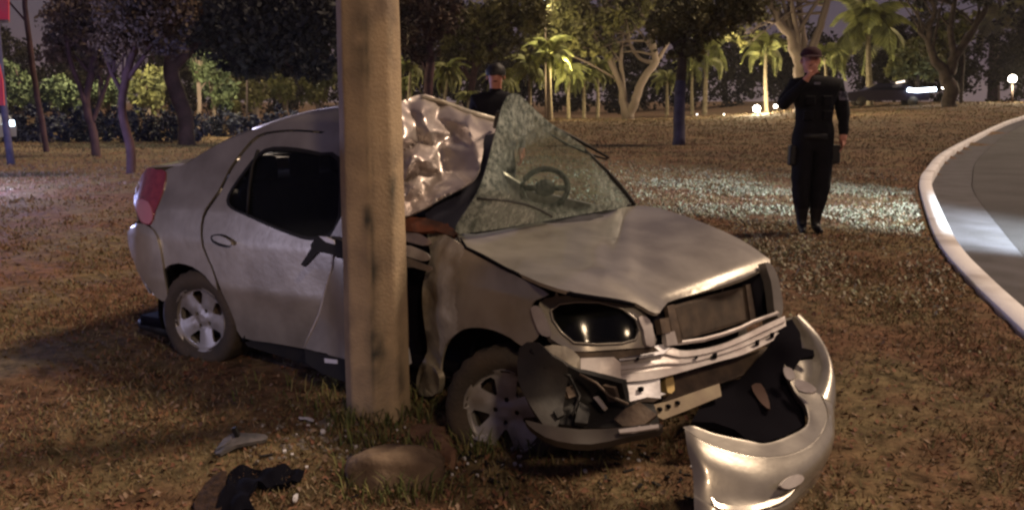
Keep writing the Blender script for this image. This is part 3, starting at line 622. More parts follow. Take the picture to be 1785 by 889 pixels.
rc = facet([(600, 170, 5.05), (600, 390, 4.75), (640, 280, 4.85), (690, 160, 5.2), (742, 155, 5.42), (772, 172, 5.46), (820, 190, 5.46), (872, 206, 5.40), (868, 240, 5.16), (846, 236, 5.13), (806, 214, 5.20), (815, 217, 5.10), (790, 232, 5.22), (760, 205, 5.26), (735, 195, 5.12), (712, 188, 5.18), (700, 205, 5.02), (725, 215, 5.10), (748, 228, 5.02), (705, 238, 4.90), (733, 247, 5.06), (762, 258, 5.08), (828, 262, 4.93), (838, 298, 4.80), (826, 318, 4.66), (812, 322, 4.72), (795, 300, 4.93), (772, 300, 4.97), (778, 312, 4.84), (748, 282, 4.86), (722, 272, 4.78), (700, 265, 4.95), (712, 292, 4.72), (733, 300, 4.90), (704, 318, 4.82), (722, 325, 4.66), (738, 332, 4.80), (700, 345, 4.66), (716, 355, 4.72), (741, 366, 4.58), (765, 345, 4.62), (700, 385, 4.58), (690, 300, 4.85)])
def drc(q):
    w = max(0., min(1., (.02 - q.x - .35) / .25)) if True else 1
    w = max(.12, min(1., (-.28 - q.x) / .18 + .4))
    return w * (.03 * abs(nz(q, 6, 4)) + .05 * abs(nz(q, 11, 5)) + .008 * nz(q, 22, 6)) + .01 * nz(q, 4)
M['crumple'] = mat('crumpled_silver', (.36, .315, .295), .4, .6, .6, .4, (.30, .25, .24), 4, .1, 18)
panel('torn_roof', [(612, 184), (660, 179), (700, 176), (722, 168), (742, 165), (772, 176), (815, 192), (867, 208), (863, 232), (847, 236), (843, 260), (836, 295), (827, 313), (813, 323), (790, 336), (765, 350), (741, 363), (720, 372), (700, 378), (612, 384)], rc, M['crumple'], car, step=5, rnd=2, thick=.006, dent=drc)
b = MB(); b.tube([rc(x, y) + V((0, 0, .0)) for x, y in [(735, 168), (772, 179), (815, 196), (866, 211)]], [.010, .016, .018, .02], 8).build('roof_rail', M['paint_dirty'], car)
b = MB(); b.tube([at(*p) for p in [(862, 222, 5.2), (868, 195, 5.0), (886, 205, 4.9)]], .01, 6).build('trim_strip', M['black'], car)
panel('headliner', [(846, 236), (866, 232), (868, 262), (852, 300), (828, 362), (812, 404), (795, 408), (765, 395), (742, 380), (741, 364), (790, 338), (826, 316)], tps([(846, 236, 5.1), (868, 262, 4.85), (742, 370, 4.68), (826, 316, 4.84), (812, 404, 4.5), (742, 385, 4.66)]), mat('headliner_cloth', (.013, .013, .03), .95), car, step=10, rnd=1, thick=.01, dent=lambda q: .02 * nz(q, 5))
# dashboard and crushed pillar debris between the pole and the fender
deb = tps([(700, 380, 4.66), (800, 385, 4.55), (700, 460, 4.60), (770, 440, 4.45), (700, 700, 4.75), (745, 690, 4.7)])
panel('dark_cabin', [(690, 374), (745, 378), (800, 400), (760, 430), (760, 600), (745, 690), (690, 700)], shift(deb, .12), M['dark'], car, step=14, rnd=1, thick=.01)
panel('dashboard', [(690, 376), (742, 380), (770, 388), (800, 404), (790, 412), (758, 402), (730, 405), (690, 400)], deb, M['rustred'], car, step=6, rnd=1, thick=.02, dent=lambda q: .03 * nz(q, 9))
for i, q in enumerate(([(690, 398), (722, 404), (746, 416), (752, 424), (736, 428), (700, 418), (690, 414)], [(690, 432), (715, 428), (744, 442), (748, 452), (735, 455), (706, 446), (690, 450)], [(690, 448), (712, 450), (740, 462), (752, 466), (748, 474), (720, 466), (690, 466)])):
    panel('crushed_pillar_sheet', q, shift(deb, -.01 * i), M['crumple'] if i != 1 else M['bare'], car, step=5, rnd=2, thick=.01, dent=lambda q: .03 * nz(q, 11))
panel('crushed_pillar_sheet', [(704, 590), (712, 610), (716, 634), (706, 640), (700, 620)], shift(deb, -.1), M['zinc'], car, step=5, rnd=1, thick=.01)
panel('flange_tip', [(730, 682), (742, 640), (756, 640), (766, 660), (762, 684), (745, 692)], shift(surfF, -.03), M['paint_dirty'], car, step=4, rnd=2, thick=.03, dent=lambda q: .03 * nz(q, 12))
b = MB(); b.blob(PR(1.62, .75, 1.02), (.18, .30, .13), dx=ff, dy=lf, nz=.3); b.blob(PF(-.72, 1.05, 1.0), (.16, .38, .10), dx=ff, dy=lf, nz=.2); b.build('dash_top', M['fabric'], car)
# shattered windscreen
def zoff(p, d): q = hood_s(*p); return (p[0], p[1], depth(q) + d)
ws = tps([(892, 165, 4.62), (874, 195, 4.56), (862, 250, 4.50), (845, 300, 4.44), (797, 398, depth(hood_s(797, 402)) - .10), zoff((830, 404), -.08), zoff((900, 393), -.06), zoff((985, 379), -.04), zoff((1098, 358), -.02), (1060, 302, 5.32), (1010, 250, 5.14), (960, 213, 4.95), (925, 185, 4.78), (955, 300, 4.98), (893, 240, 4.60), (888, 330, 4.55), (910, 260, 4.74), (1030, 330, 5.18)])
WSO = [(893, 164), (883, 172), (874, 192), (868, 215), (857, 260), (846, 300), (834, 332), (815, 365), (796, 394), (798, 408), (820, 406), (850, 402), (900, 394), (985, 379), (1050, 368), (1103, 358), (1085, 330), (1060, 300), (1035, 272), (1010, 250), (985, 232), (960, 215), (935, 193), (915, 174), (904, 165)]
wsg = panel('windscreen', WSO, ws, M['crackle'], car, step=6, rnd=2, thick=.006, dent=lambda q: .012 * nz(q, 5) + .006 * nz(q, 14))
at_ = wsg.data.attributes.new('shatter', 'FLOAT', 'POINT')
vals = []
for v in wsg.data.vertices:
    q = v.co + ORG[car] - CAM; d = q.dot(FW); px = 892.5 + q.x / d * FPX; py = 444.5 - q.dot(UP) / d * FPX
    c1 = math.hypot((px - 962) / 66, (py - 302) / 50); c2 = math.hypot((px - 1020) / 45, (py - 345) / 18)
    vals.append(.62 - .75 * math.exp(-c1 ** 4 * .5) - .35 * math.exp(-c2 ** 2))
at_.data.foreach_set('value', vals)
b = MB(); b.tube([ws(x, y) + (CAM - ws(x, y)).normalized() * .015 for x, y in [(832, 346), (860, 348), (888, 351), (924, 359), (945, 368), (962, 378)]], .006, 6).build('wiper', M['black'], car)
b = MB(); b.tube([ws(x, y) + (ws(x, y) - CAM).normalized() * .01 for x, y in [(1103, 358), (1080, 325), (1055, 296), (1020, 261)]], [.022, .018, .012, .006], 8).build('left_a_pillar', M['black'], car)
b = MB(); b.tube([at(*p) for p in [(935, 205, 5.3), (965, 222, 5.4), (1005, 243, 5.45), (1062, 276, 5.5)]], [.006, .010, .011, .007], 6).build('trim_strip', M['black'], car)
b = MB(); b.tube([at(*p) for p in [(945, 225, 5.3), (985, 250, 5.4), (1030, 270, 5.45), (1058, 278, 5.5)]], [.005, .008, .009, .006], 6).build('trim_strip', M['black'], car)
swc = at(950, 328, 5.18); b = MB()
b.tube([swc + (V((1, 0, .05)) * math.cos(a) + V((0, .45, .8)) * math.sin(a)) * .125 for a in np.linspace(0, 2 * math.pi, 25)], .016, 8, False)
b.blob(swc, (.06, .03, .05)); b.box(swc, V((.12, 0, 0)), V((0, .01, 0)), V((0, 0, .015))); b.build('steering_wheel', M['black'], car)
# ---------------------------------------------------------------- torn off front bumper
bo = gnd(1310, 885)
bump = thing('torn_off_front_bumper', bo, 'silver front bumper torn off and lying on the grass below the wrecked nose', 'bumper')
inner = [(1191, 746, 3.62), (1209, 744, 3.62), (1245, 757, 3.63), (1303, 769, 3.66), (1336, 774, 3.70), (1375, 761, 3.80), (1408, 740, 3.95), (1404, 707, 4.08), (1386, 684, 4.18), (1372, 655, 4.26)]
outer = [(1194, 750, 3.58), (1212, 762, 3.56), (1238, 776, 3.55), (1290, 792, 3.56), (1335, 798, 3.59), (1380, 792, 3.67), (1420, 770, 3.80), (1440, 738, 3.96), (1440, 712, 4.08), (1430, 690, 4.18)]
f1 = [(1199, 782, 3.54), (1218, 800, 3.50), (1242, 812, 3.49), (1292, 828, 3.50), (1338, 836, 3.53), (1385, 828, 3.61), (1426, 800, 3.75), (1450, 765, 3.92), (1453, 735, 4.06), (1450, 705, 4.17)]
f2 = [(1208, 822, 3.50), (1226, 838, 3.47), (1248, 852, 3.46), (1294, 866, 3.47), (1338, 868, 3.50), (1378, 858, 3.58), (1415, 830, 3.72), (1445, 792, 3.90), (1452, 758, 4.06), (1452, 725, 4.17)]
f3 = [(1210, 870, 3.45), (1228, 880, 3.43), (1250, 888, 3.42), (1294, 894, 3.43), (1336, 892, 3.46), (1370, 880, 3.54), (1402, 852, 3.68), (1434, 815, 3.88), (1446, 780, 4.04), (1450, 742, 4.16)]
f4 = [(1212, 915, 3.42), (1230, 922, 3.40), (1252, 928, 3.39), (1292, 930, 3.40), (1330, 924, 3.44), (1362, 906, 3.52), (1392, 874, 3.68), (1424, 838, 3.86), (1438, 800, 4.02), (1446, 760, 4.14)]
back = [(x + (8 if i < 2 else 0), y + 26, z + .06) for i, (x, y, z) in enumerate(inner)]
lp = lambda A, B, t: [tuple(a + (b_ - a) * t for a, b_ in zip(p, q)) for p, q in zip(A, B)]
rows = [[at(*p) for p in r_] for r_ in (back, lp(back, inner, .8), inner, lp(inner, outer, .12), lp(inner, outer, .9), outer, lp(outer, f1, .12), f1, f2, lp(f2, f3, .8), f3, f4)]
g_ = smooth_rows(rows, 4, 4)
bs = solid(MB().grid(g_).build('bumper_skin', M['paint'], bump), .008, 0)
# second half running back up to the car's left corner
i2 = [(1372, 655, 4.26), (1366, 634, 4.36), (1362, 610, 4.46), (1362, 580, 4.56), (1368, 556, 4.64)]
mid2 = [(1400, 672, 4.30), (1404, 640, 4.44), (1398, 612, 4.56), (1388, 580, 4.66), (1381, 552, 4.70)]
o2 = [(1430, 690, 4.18), (1438, 660, 4.28), (1434, 630, 4.40), (1416, 590, 4.56), (1388, 552, 4.66)]
o3 = [(1450, 705, 4.17), (1453, 668, 4.27), (1446, 625, 4.40), (1426, 585, 4.57), (1394, 549, 4.68)]
o4 = [(1452, 725, 4.17), (1456, 690, 4.26), (1450, 645, 4.39), (1432, 600, 4.56), (1402, 562, 4.67)]
g_ = smooth_rows([[at(*p) for p in r_] for r_ in (i2, mid2, o2, o3, o4)], 4, 4)
solid(MB().grid(g_).build('bumper_skin', M['paint'], bump), .008, 0)
panel('number_recess_lip', [(1240, 862), (1248, 874), (1270, 880), (1310, 880), (1350, 868), (1378, 848), (1392, 832), (1386, 852), (1362, 874), (1320, 888), (1268, 888), (1246, 880)], tps([(1240, 865, 3.44), (1270, 884, 3.42), (1310, 886, 3.43), (1350, 874, 3.49), (1392, 836, 3.62)]), M['paint'], bump, step=6, rnd=2, thick=.02)
panel('fog_lamp_recess', [(1360, 846), (1374, 832), (1392, 826), (1402, 832), (1396, 842), (1376, 852)], tps([(1360, 846, 3.50), (1400, 828, 3.63), (1376, 852, 3.53), (1385, 828, 3.585)]), M['bare'], bump, step=5, rnd=2, thick=.01)
for q in ([(1366, 640), (1380, 642), (1386, 656), (1376, 662), (1368, 654)], [(1384, 662), (1404, 664), (1422, 676), (1416, 684), (1392, 680)]):
    panel('mounting_tab', q, tps([(1370, 640, 4.26), (1420, 680, 4.10), (1390, 680, 4.13)]), M['bare'], bump, step=5, rnd=2, thick=.01)
foam = tps([(1210, 730, 4.0), (1290, 690, 4.3), (1410, 740, 4.02), (1340, 772, 3.78), (1370, 600, 4.42), (1330, 620, 4.42), (1400, 610, 4.40), (1380, 560, 4.55)])
panel('bumper_duct', [(1205, 735), (1222, 706), (1250, 690), (1258, 668), (1290, 660), (1335, 610), (1368, 560), (1380, 556), (1395, 580), (1398, 606), (1418, 610), (1420, 620), (1398, 624), (1385, 640), (1366, 650), (1384, 690), (1402, 715), (1405, 738), (1372, 758), (1334, 770), (1300, 764), (1280, 748), (1245, 736)], foam, M['dark'], bump, step=9, rnd=1, thick=.03, dent=lambda q: .05 * nz(q, 6))
panel('duct_rib', [(1310, 672), (1326, 668), (1338, 690), (1342, 712), (1330, 705), (1318, 690)], shift(foam, -.05), mat('brown_plastic', (.06, .03, .022), .7), bump, step=6, rnd=2, thick=.01)
# ---------------------------------------------------------------- concrete pole
pb = gnd(653, 740); pole = thing('utility_pole', pb, 'thick weathered concrete pole with dark stains, standing in front of the crushed car side', 'pole')
rows = []; H0, H1 = -.15, 6.5; NZ, NA = 150, 72
for i in range(NZ + 1):
    z = H0 + (H1 - H0) * i / NZ; r0 = .152 - .0125 * max(z, 0) / 2; cx = pb.x - .004 * z; row = []
    for k in range(NA + 1):
        a = 2 * math.pi * (k % NA) / NA
        rr = min(1.075 * math.cos(math.pi / 8) / math.cos((a % (math.pi / 4)) - math.pi / 8), 1.058); q = V((math.cos(a) * rr, math.sin(a) * rr * .95, 0))
        g_ = 1 - .02 * math.exp(-((a - 4.78) / .02) ** 2)
        p = V((cx, pb.y + .14, pb.z + z)) + q * r0 * .955 * g_
        p += V((q.x, q.y, 0)) * (.003 * nz(p, 4) + .0006 * nz(p, 25)); row.append(p)
    rows.append(row)
mp = M['concrete']; nt = mp.node_tree
shaft = MB().grid(rows).build('shaft', mp, pole)
def stain_attr(o, spots):
    a_ = o.data.attributes.new('stain', 'FLOAT', 'POINT'); vals = []
    for v in o.data.vertices:
        q = v.co + ORG[o] - CAM; d = q.dot(FW); px = 892.5 + q.x / d * FPX; py = 444.5 - q.dot(UP) / d * FPX
        e = sum(w * math.exp(-((px - x) / rx) ** 2 - ((py - y) / ry) ** 2) for x, y, rx, ry, w in spots)
        vals.append(max(0, min(1, e * (1.0 + 1.1 * nz(v.co, 14) + .6 * nz(v.co, 40)))))
    a_.data.foreach_set('value', vals)
stain_attr(shaft, [(640, 378, 9, 24, .9), (655, 470, 9, 50, .7), (658, 610, 20, 60, .75), (630, 70, 22, 70, .6), (684, 330, 9, 90, .6), (682, 60, 7, 40, .5), (650, 500, 2.5, 230, .5), (640, 200, 2.5, 200, .35), (700, 650, 8, 60, .4), (612, 720, 30, 18, .6), (680, 725, 30, 16, .6)])
bs_ = nt.nodes['Principled BSDF']; src = bs_.inputs['Base Color'].links[0].from_socket
sa = nt.nodes.new('ShaderNodeAttribute'); sa.attribute_name = 'stain'
sx = nt.nodes.new('ShaderNodeMix'); sx.data_type = 'RGBA'; sx.blend_type = 'MIX'; sx.inputs[7].default_value = (.05, .05, .045, 1)
nt.links.new(sa.outputs['Fac'], sx.inputs[0]); nt.links.new(src, sx.inputs[6]); nt.links.new(sx.outputs[2], bs_.inputs['Base Color'])
# broken footing, soil clod, rubble, fragments
fo = gnd(700, 850)
def lump(name, label, cat, outline, base, top_h, m, nzs=.03, seed=0, group=None):
    """mound whose outline lies on the ground and which rises to top_h"""
    pts, fs = fill(outline, (), 9, 3); vs = []
    n = len(outline); dmax = 0
    ds = [min(math.hypot(p[0] - q[0], (p[1] - q[1])) for q in densify([tuple(a[:2]) for a in catmull([(x, y, 0) for x, y in outline], 3, True)], 5)) for p in pts]
    dm = max(ds)
    for p, d in zip(pts, ds):
        g_ = gnd(*p); h = top_h * (1 - (1 - min(1, d / (dm * .85))) ** 2.4)
        vs.append(g_ + V((0, 0, h - .02)) + V((1, .3, 1)) * (nzs * nz(g_, 9, seed) * min(1, d / 12)) + V((0, 0, nzs * .4 * nz(g_, 28, seed))))
    fs = [f if (vs[f[1]] - vs[f[0]]).cross(vs[f[2]] - vs[f[0]]).z > 0 else f[::-1] for f in fs]
    c = sum(vs, V()) / len(vs); c.z = gz(c.x, c.y)
    o = mk(name, vs, fs, m, None, True, c); solid(o, .04); return tag(o, label, cat, group)
def boulder(name, label, cat, c, r, m, dxa, nzs, fq, seed, n=36):
    c = V(c); d = V((math.cos(dxa), math.sin(dxa), 0)); e = V((-d.y, d.x, 0)); mb = MB().blob((0, 0, 0), (1, 1, 1), n, n // 2); vs = []
    for q in mb.v:
        k = 1 + nzs * nz(q, fq, seed) + nzs * .35 * nz(q, fq * 3, seed) + .02 * nz(q, fq * 9, seed); q = q * k
        q = V((math.copysign(abs(q.x) ** .85, q.x), math.copysign(abs(q.y) ** .85, q.y), math.copysign(abs(q.z) ** .8, q.z)))
        vs.append(c + d * q.x * r[0] + e * q.y * r[1] + V((0, 0, q.z * r[2])))
    return tag(mk(name, vs, mb.f, m, None, True, c), label, cat)
boulder('concrete_footing', 'rounded lump of broken concrete half buried at the foot of the pole', 'concrete lump', gnd(692, 828) + V((0, 0, .0)), (.20, .15, .115), M['stone'], .15, .28, 1.3, 3)
lump('soil_clod', 'reddish clod of turned up soil between the pole and the front wheel', 'soil clod', [(706, 748), (735, 738), (765, 745), (790, 775), (800, 806), (780, 818), (752, 796), (722, 775)], fo, .07, M['soil'], .05, 2)
lump('cement_patch', 'grey crumbled cement patch on the grass left of the pole', 'rubble', [(462, 760), (480, 722), (520, 702), (570, 706), (600, 735), (606, 775), (590, 800), (540, 806), (490, 796)], fo, .018, M['rubble'], .025, 3)
b = MB()
for i in range(150):
    p = gnd(random.gauss(545, 55), random.gauss(760, 26)); r_ = random.uniform(.004, .014)
    b.blob(p + V((0, 0, r_ * .4)), (r_, r_ * random.uniform(.6, 1), r_ * .6), 5, 4, nz=.5)
tag(b.build('rubble_crumbs', M['rubble'], None, False), kind='stuff')
def frag(name, label, cat, outline, h, m, extra=None, thick=.006, tilt=.0, nzs=.01):
    pts, fs = fill(outline, (), 5, 2); vs = []
    for p in pts:
        g_ = gnd(*p); vs.append(g_ + V((0, 0, h + tilt * (p[0] - outline[0][0]) + nzs * nz(g_, 18))))
    fs = [f if (vs[f[1]] - vs[f[0]]).cross(vs[f[2]] - vs[f[0]]).z > 0 else f[::-1] for f in fs]
    c = sum(vs, V()) / len(vs); c.z = gz(c.x, c.y)
    o = solid(mk(name, vs, fs, m, None, True, c), thick); return tag(o, label, cat)
M['greyplastic'] = mat('grey_plastic', (.11, .10, .105), .5, .2, var=(.05, .05, .055), scale=20)
dbt = thing('mirror_fragment', gnd(420, 785), 'grey broken mirror shell with a pointed end lying on the grass left of the pole', 'car fragment')
def gtop(h): return lambda px, py: gnd(px, py) + V((0, 0, h))
panel('shell', [(374, 796), (388, 780), (408, 770), (436, 769), (462, 766), (466, 773), (440, 784), (408, 792), (384, 800)], lambda x, y: gnd(x, y) + V((0, 0, .02 + .02 * math.sin((x - 374) / 30))), M['greyplastic'], dbt, step=5, rnd=2, thick=.015)
panel('bright_edge', [(376, 797), (390, 781), (406, 773), (404, 784), (392, 792)], lambda x, y: gnd(x, y) + V((0, 0, .032 + .02 * math.sin((x - 374) / 30))), M['greyplastic'], dbt, step=5, rnd=1, thick=.006)
c = gnd(414, 775); MB().box(c + V((0, 0, .045)), V((.008, 0, .004)), V((0, .012, 0)), V((-.012, 0, .035))).build('bracket', M['black'], dbt, False)
frag('wheel_fragment', 'small pinkish white shard lying against the front wheel', 'car fragment', [(824, 765), (838, 762), (850, 774), (848, 788), (836, 784), (826, 776)], .03, M['zinc'], tilt=.001)
frag('glass_shard', 'tiny bright glass shard on the grey cement patch', 'shard', [(559, 757), (566, 756), (567, 762), (560, 763)], .02, M['zinc'])
frag('glass_shard', 'thin pale sliver at the top of the grey cement patch', 'shard', [(523, 736), (545, 740), (546, 743), (524, 739)], .03, M['zinc'])
frag('glass_shard', 'small bluish shard in the grass beside the black sheet near the bottom edge', 'shard', [(512, 872), (520, 868), (518, 880), (511, 882)], .02, M['zinc'])
# ragged black sheet with a brown left border on the grass in the foreground
lin = thing('ragged_black_sheet', gnd(440, 870), 'ragged black sheet lying on the grass at the bottom edge', 'car fragment')
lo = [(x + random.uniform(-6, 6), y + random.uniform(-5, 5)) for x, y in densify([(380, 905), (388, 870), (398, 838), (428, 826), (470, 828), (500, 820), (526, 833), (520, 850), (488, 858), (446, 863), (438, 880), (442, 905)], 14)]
panel('black_sheet', lo, lambda x, y: gnd(x, y) + V((0, 0, .025 + .015 * math.sin((x - 380) / 35) * math.sin((y - 815) / 30) + .03 * nz((x * .02, y * .02, 0), 2))), mat('sheet_black', (.003, .003, .006), .95, 0, .04), lin, step=7, rnd=2, thick=.02)
panel('brown_border', [(338, 905), (350, 866), (372, 842), (396, 832), (392, 860), (384, 905)], lambda x, y: gnd(x, y) + V((0, 0, .03 + .01 * nz((x * .05, y * .05, 0), 2))), mat('rough_brown', (.045, .028, .022), 1, 0, .1, var=(.02, .014, .014), scale=30, bump=.6, bscale=60), lin, step=6, rnd=2, thick=.03)
# ---------------------------------------------------------------- grass, dead leaves
def sheet_heights(P):
    return ggz(P[:, 0], P[:, 1])
def raw_mesh(name, v, f_idx, nper, m):
    me = bpy.data.meshes.new(name); nv = len(v); nf_ = len(f_idx) // nper
    me.vertices.add(nv); me.vertices.foreach_set('co', v.astype(np.float32).ravel())
    me.loops.add(len(f_idx)); me.loops.foreach_set('vertex_index', f_idx.astype(np.int32))
    me.polygons.add(nf_); me.polygons.foreach_set('loop_start', np.arange(nf_, dtype=np.int32) * nper)
    me.update(calc_edges=True); me.validate(); me.materials.append(m)
    o = bpy.data.objects.new(name, me); link(o); ORG[o] = V((0, 0, 0)); return o
def ramp_island(name, cols, rough=.9):
    m = bpy.data.materials.new(name); m.use_nodes = True; nt = m.node_tree; b = nt.nodes['Principled BSDF']
    g = nt.nodes.new('ShaderNodeNewGeometry'); r = nt.nodes.new('ShaderNodeValToRGB'); r.color_ramp.interpolation = 'LINEAR'
    while len(r.color_ramp.elements) < len(cols): r.color_ramp.elements.new(.5)
    for i, c in enumerate(cols): r.color_ramp.elements[i].position = i / (len(cols) - 1); r.color_ramp.elements[i].color = (*c, 1)
    nt.links.new(g.outputs['Random Per Island'], r.inputs[0]); nt.links.new(r.outputs[0], b.inputs['Base Color'])
    b.inputs['Roughness'].default_value = rough; b.inputs['Specular IOR Level'].default_value = .2; return m
rng = np.random.default_rng(3)
def scatter(n, y0, y1, pw=1.0):
    Yv = y0 * (y1 / y0) ** (rng.random(n) ** pw); Xv = (rng.random(n) * 2 - 1) * (Yv * .60 + .4)
    k = kside(Xv, Yv) < -.03; return np.stack([Xv[k], Yv[k]], 1)
P = scatter(300000, 2.9, 70)
# patchy growth
pn = np.array([noise.noise(V((x * .9, y * .9, 5))) + .5 * noise.noise(V((x * 3, y * 3, 9))) for x, y in P[::1]])
P = P[rng.random(len(P)) < np.clip(.55 + pn * .9, .12, 1)]
n = len(P); h = rng.uniform(.010, .034, n) * (1 + P[:, 1] * .03); w = .0028 + .0006 * P[:, 1]; an = rng.random(n) * 6.283
base = np.stack([P[:, 0], P[:, 1], sheet_heights(P) - .004], 1)
dx = np.stack([np.cos(an), np.sin(an), 0 * an], 1) * w[:, None]; lean = np.stack([rng.normal(0, .6, n), rng.normal(0, .6, n), np.ones(n)], 1) * h[:, None]
vv = np.stack([base - dx, base + dx, base + lean], 1).reshape(-1, 3)
grass_m = ramp_island('dry_grass', [(.14, .066, .042), (.18, .105, .062), (.145, .115, .06), (.09, .085, .042), (.23, .18, .125)])
tag(raw_mesh('grass', vv, np.arange(n * 3), 3, grass_m), kind='stuff')
# dead leaves: small bent four-cornered flakes
P = np.concatenate([scatter(16000, 2.9, 20), rng.normal(0, 1, (3500, 2)) * (1.5, 2.0) + (3.3, 9.6), rng.normal(0, 1, (1400, 2)) * (1.6, 1.3) + (1.5, 12)])
P = P[kside(P[:, 0], P[:, 1]) < -.05]; n = len(P); sz = rng.uniform(.006, .016, n) * (1 + .05 * P[:, 1]); an = rng.random(n) * 6.283
c = np.stack([P[:, 0], P[:, 1], sheet_heights(P) + .012], 1)
a = np.stack([np.cos(an), np.sin(an), rng.normal(0, .4, n)], 1) * sz[:, None]; bb = np.stack([-np.sin(an), np.cos(an), rng.normal(0, .4, n)], 1) * (sz * .6)[:, None]
up_ = np.stack([0 * an, 0 * an, sz * rng.uniform(.1, .6, n)], 1)
vv = np.stack([c - a, c + bb + up_, c + a, c - bb + up_], 1).reshape(-1, 3)
q = (np.arange(n) * 4)[:, None]; fi = np.concatenate([q + 0, q + 1, q + 2, q + 0, q + 2, q + 3], 1).ravel()
leaf_m = ramp_island('dead_leaves', [(.09, .035, .025), (.15, .075, .05), (.13, .07, .035), (.20, .145, .11), (.07, .035, .03)])
tag(raw_mesh('dead_leaves', vv, fi, 3, leaf_m), kind='stuff')
P = rng.normal(0, 1, (70000, 2)) * (1.9, 3.0) + (4.1, 10.8)  # pale leaves in the headlight pool, their colour makes the lit patch blotchy
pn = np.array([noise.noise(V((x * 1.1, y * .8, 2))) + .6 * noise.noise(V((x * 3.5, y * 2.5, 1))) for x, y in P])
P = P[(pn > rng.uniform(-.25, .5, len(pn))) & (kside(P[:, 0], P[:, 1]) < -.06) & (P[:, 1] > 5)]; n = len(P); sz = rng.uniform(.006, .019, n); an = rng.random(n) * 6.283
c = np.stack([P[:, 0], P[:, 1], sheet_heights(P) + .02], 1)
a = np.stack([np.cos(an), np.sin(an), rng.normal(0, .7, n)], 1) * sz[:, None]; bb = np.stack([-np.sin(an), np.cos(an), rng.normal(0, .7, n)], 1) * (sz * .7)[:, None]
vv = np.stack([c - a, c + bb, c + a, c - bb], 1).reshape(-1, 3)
tag(raw_mesh('pale_leaves_in_beam', vv, np.arange(len(vv)), 4, ramp_island('pale_leaves_in_beam', [(.16, .15, .10), (.30, .27, .22), (.18, .20, .13), (.24, .17, .14)])), kind='stuff')
# taller green weeds at the foot of the pole and round the wheel
vs = []; 
for cx, cy, sx_, sy_, k in [(600, 742, 18, 8, 60), (655, 738, 22, 7, 90), (725, 715, 22, 14, 110), (575, 690, 20, 12, 40), (705, 820, 6, 18, 30), (640, 775, 30, 8, 60), (610, 840, 10, 18, 40), (690, 868, 45, 8, 80), (740, 790, 25, 14, 50), (820, 790, 40, 8, 70), (935, 790, 40, 8, 60), (480, 690, 30, 14, 30), (560, 720, 20, 10, 30), (760, 860, 60, 12, 50), (1000, 800, 60, 12, 40)]:
    for _ in range(k):
        p = gnd(random.gauss(cx, sx_), random.gauss(cy, sy_)); a_ = random.random() * 6.28; h_ = random.uniform(.03, .10); d = V((math.cos(a_), math.sin(a_), 0)); s_ = V((-d.y, d.x, 0)) * .004
        vs += [p - s_, p + s_, p + d * h_ * .25 + V((0, 0, h_ * .7)) + s_ * .7, p + d * h_ * .25 + V((0, 0, h_ * .7)) - s_ * .7, p + d * h_ * .8 + V((0, 0, h_))]
vv = np.array([tuple(v) for v in vs]); n = len(vv) // 5; q = (np.arange(n) * 5)[:, None]
fi = np.concatenate([q, q + 1, q + 2, q, q + 2, q + 3, q + 3, q + 2, q + 4], 1).ravel()
tag(raw_mesh('weeds', vv, fi, 3, ramp_island('weeds', [(.05, .07, .025), (.10, .11, .04), (.16, .13, .06)])), kind='stuff')
# ---------------------------------------------------------------- trees, hedges, palms
def pxr(px, Z): return px * Z / FPX
def leaves(name, blobs, m, parent, n, size, dz=1.0, stuffy=False, seed=0):
    """blobs: (centre, radii); clumps of small leaf faces through the volume"""
    rg = np.random.default_rng(seed + 11); vol = np.array([r.x * r.z for _, r in blobs]); cnt = (vol / vol.sum() * n).astype(int) + 1; VV = []
    for (c, r), k in zip(blobs, cnt):
        nc = max(4, k // 22); d = rg.normal(0, 1, (nc, 3)); d /= np.linalg.norm(d, axis=1)[:, None]
        cc = d * (rg.random(nc) ** .45)[:, None] * np.array(r) + np.array(c)
        idx = rg.integers(0, nc, k); rr = min(r) * .26
        p = cc[idx] + rg.normal(0, 1, (k, 3)) * rr * .55
        u = rg.normal(0, 1, (k, 3)); u /= np.linalg.norm(u, axis=1)[:, None]; w_ = rg.normal(0, 1, (k, 3)); w_ -= (w_ * u).sum(1)[:, None] * u; w_ /= np.linalg.norm(w_, axis=1)[:, None]
        s = rg.uniform(.5, 1.2, k)[:, None] * size
        VV.append(np.stack([p - u * s, p + w_ * s * .5, p + u * s, p - w_ * s * .5], 1).reshape(-1, 3))
    vv = np.concatenate(VV); org = ORG[parent] if parent is not None else V((0, 0, 0)); vv = vv - np.array(org)
    o = raw_mesh(name, vv, np.arange(len(vv)), 4, m)
    if parent is not None: o.parent = parent; ORG[o] = org
    return o
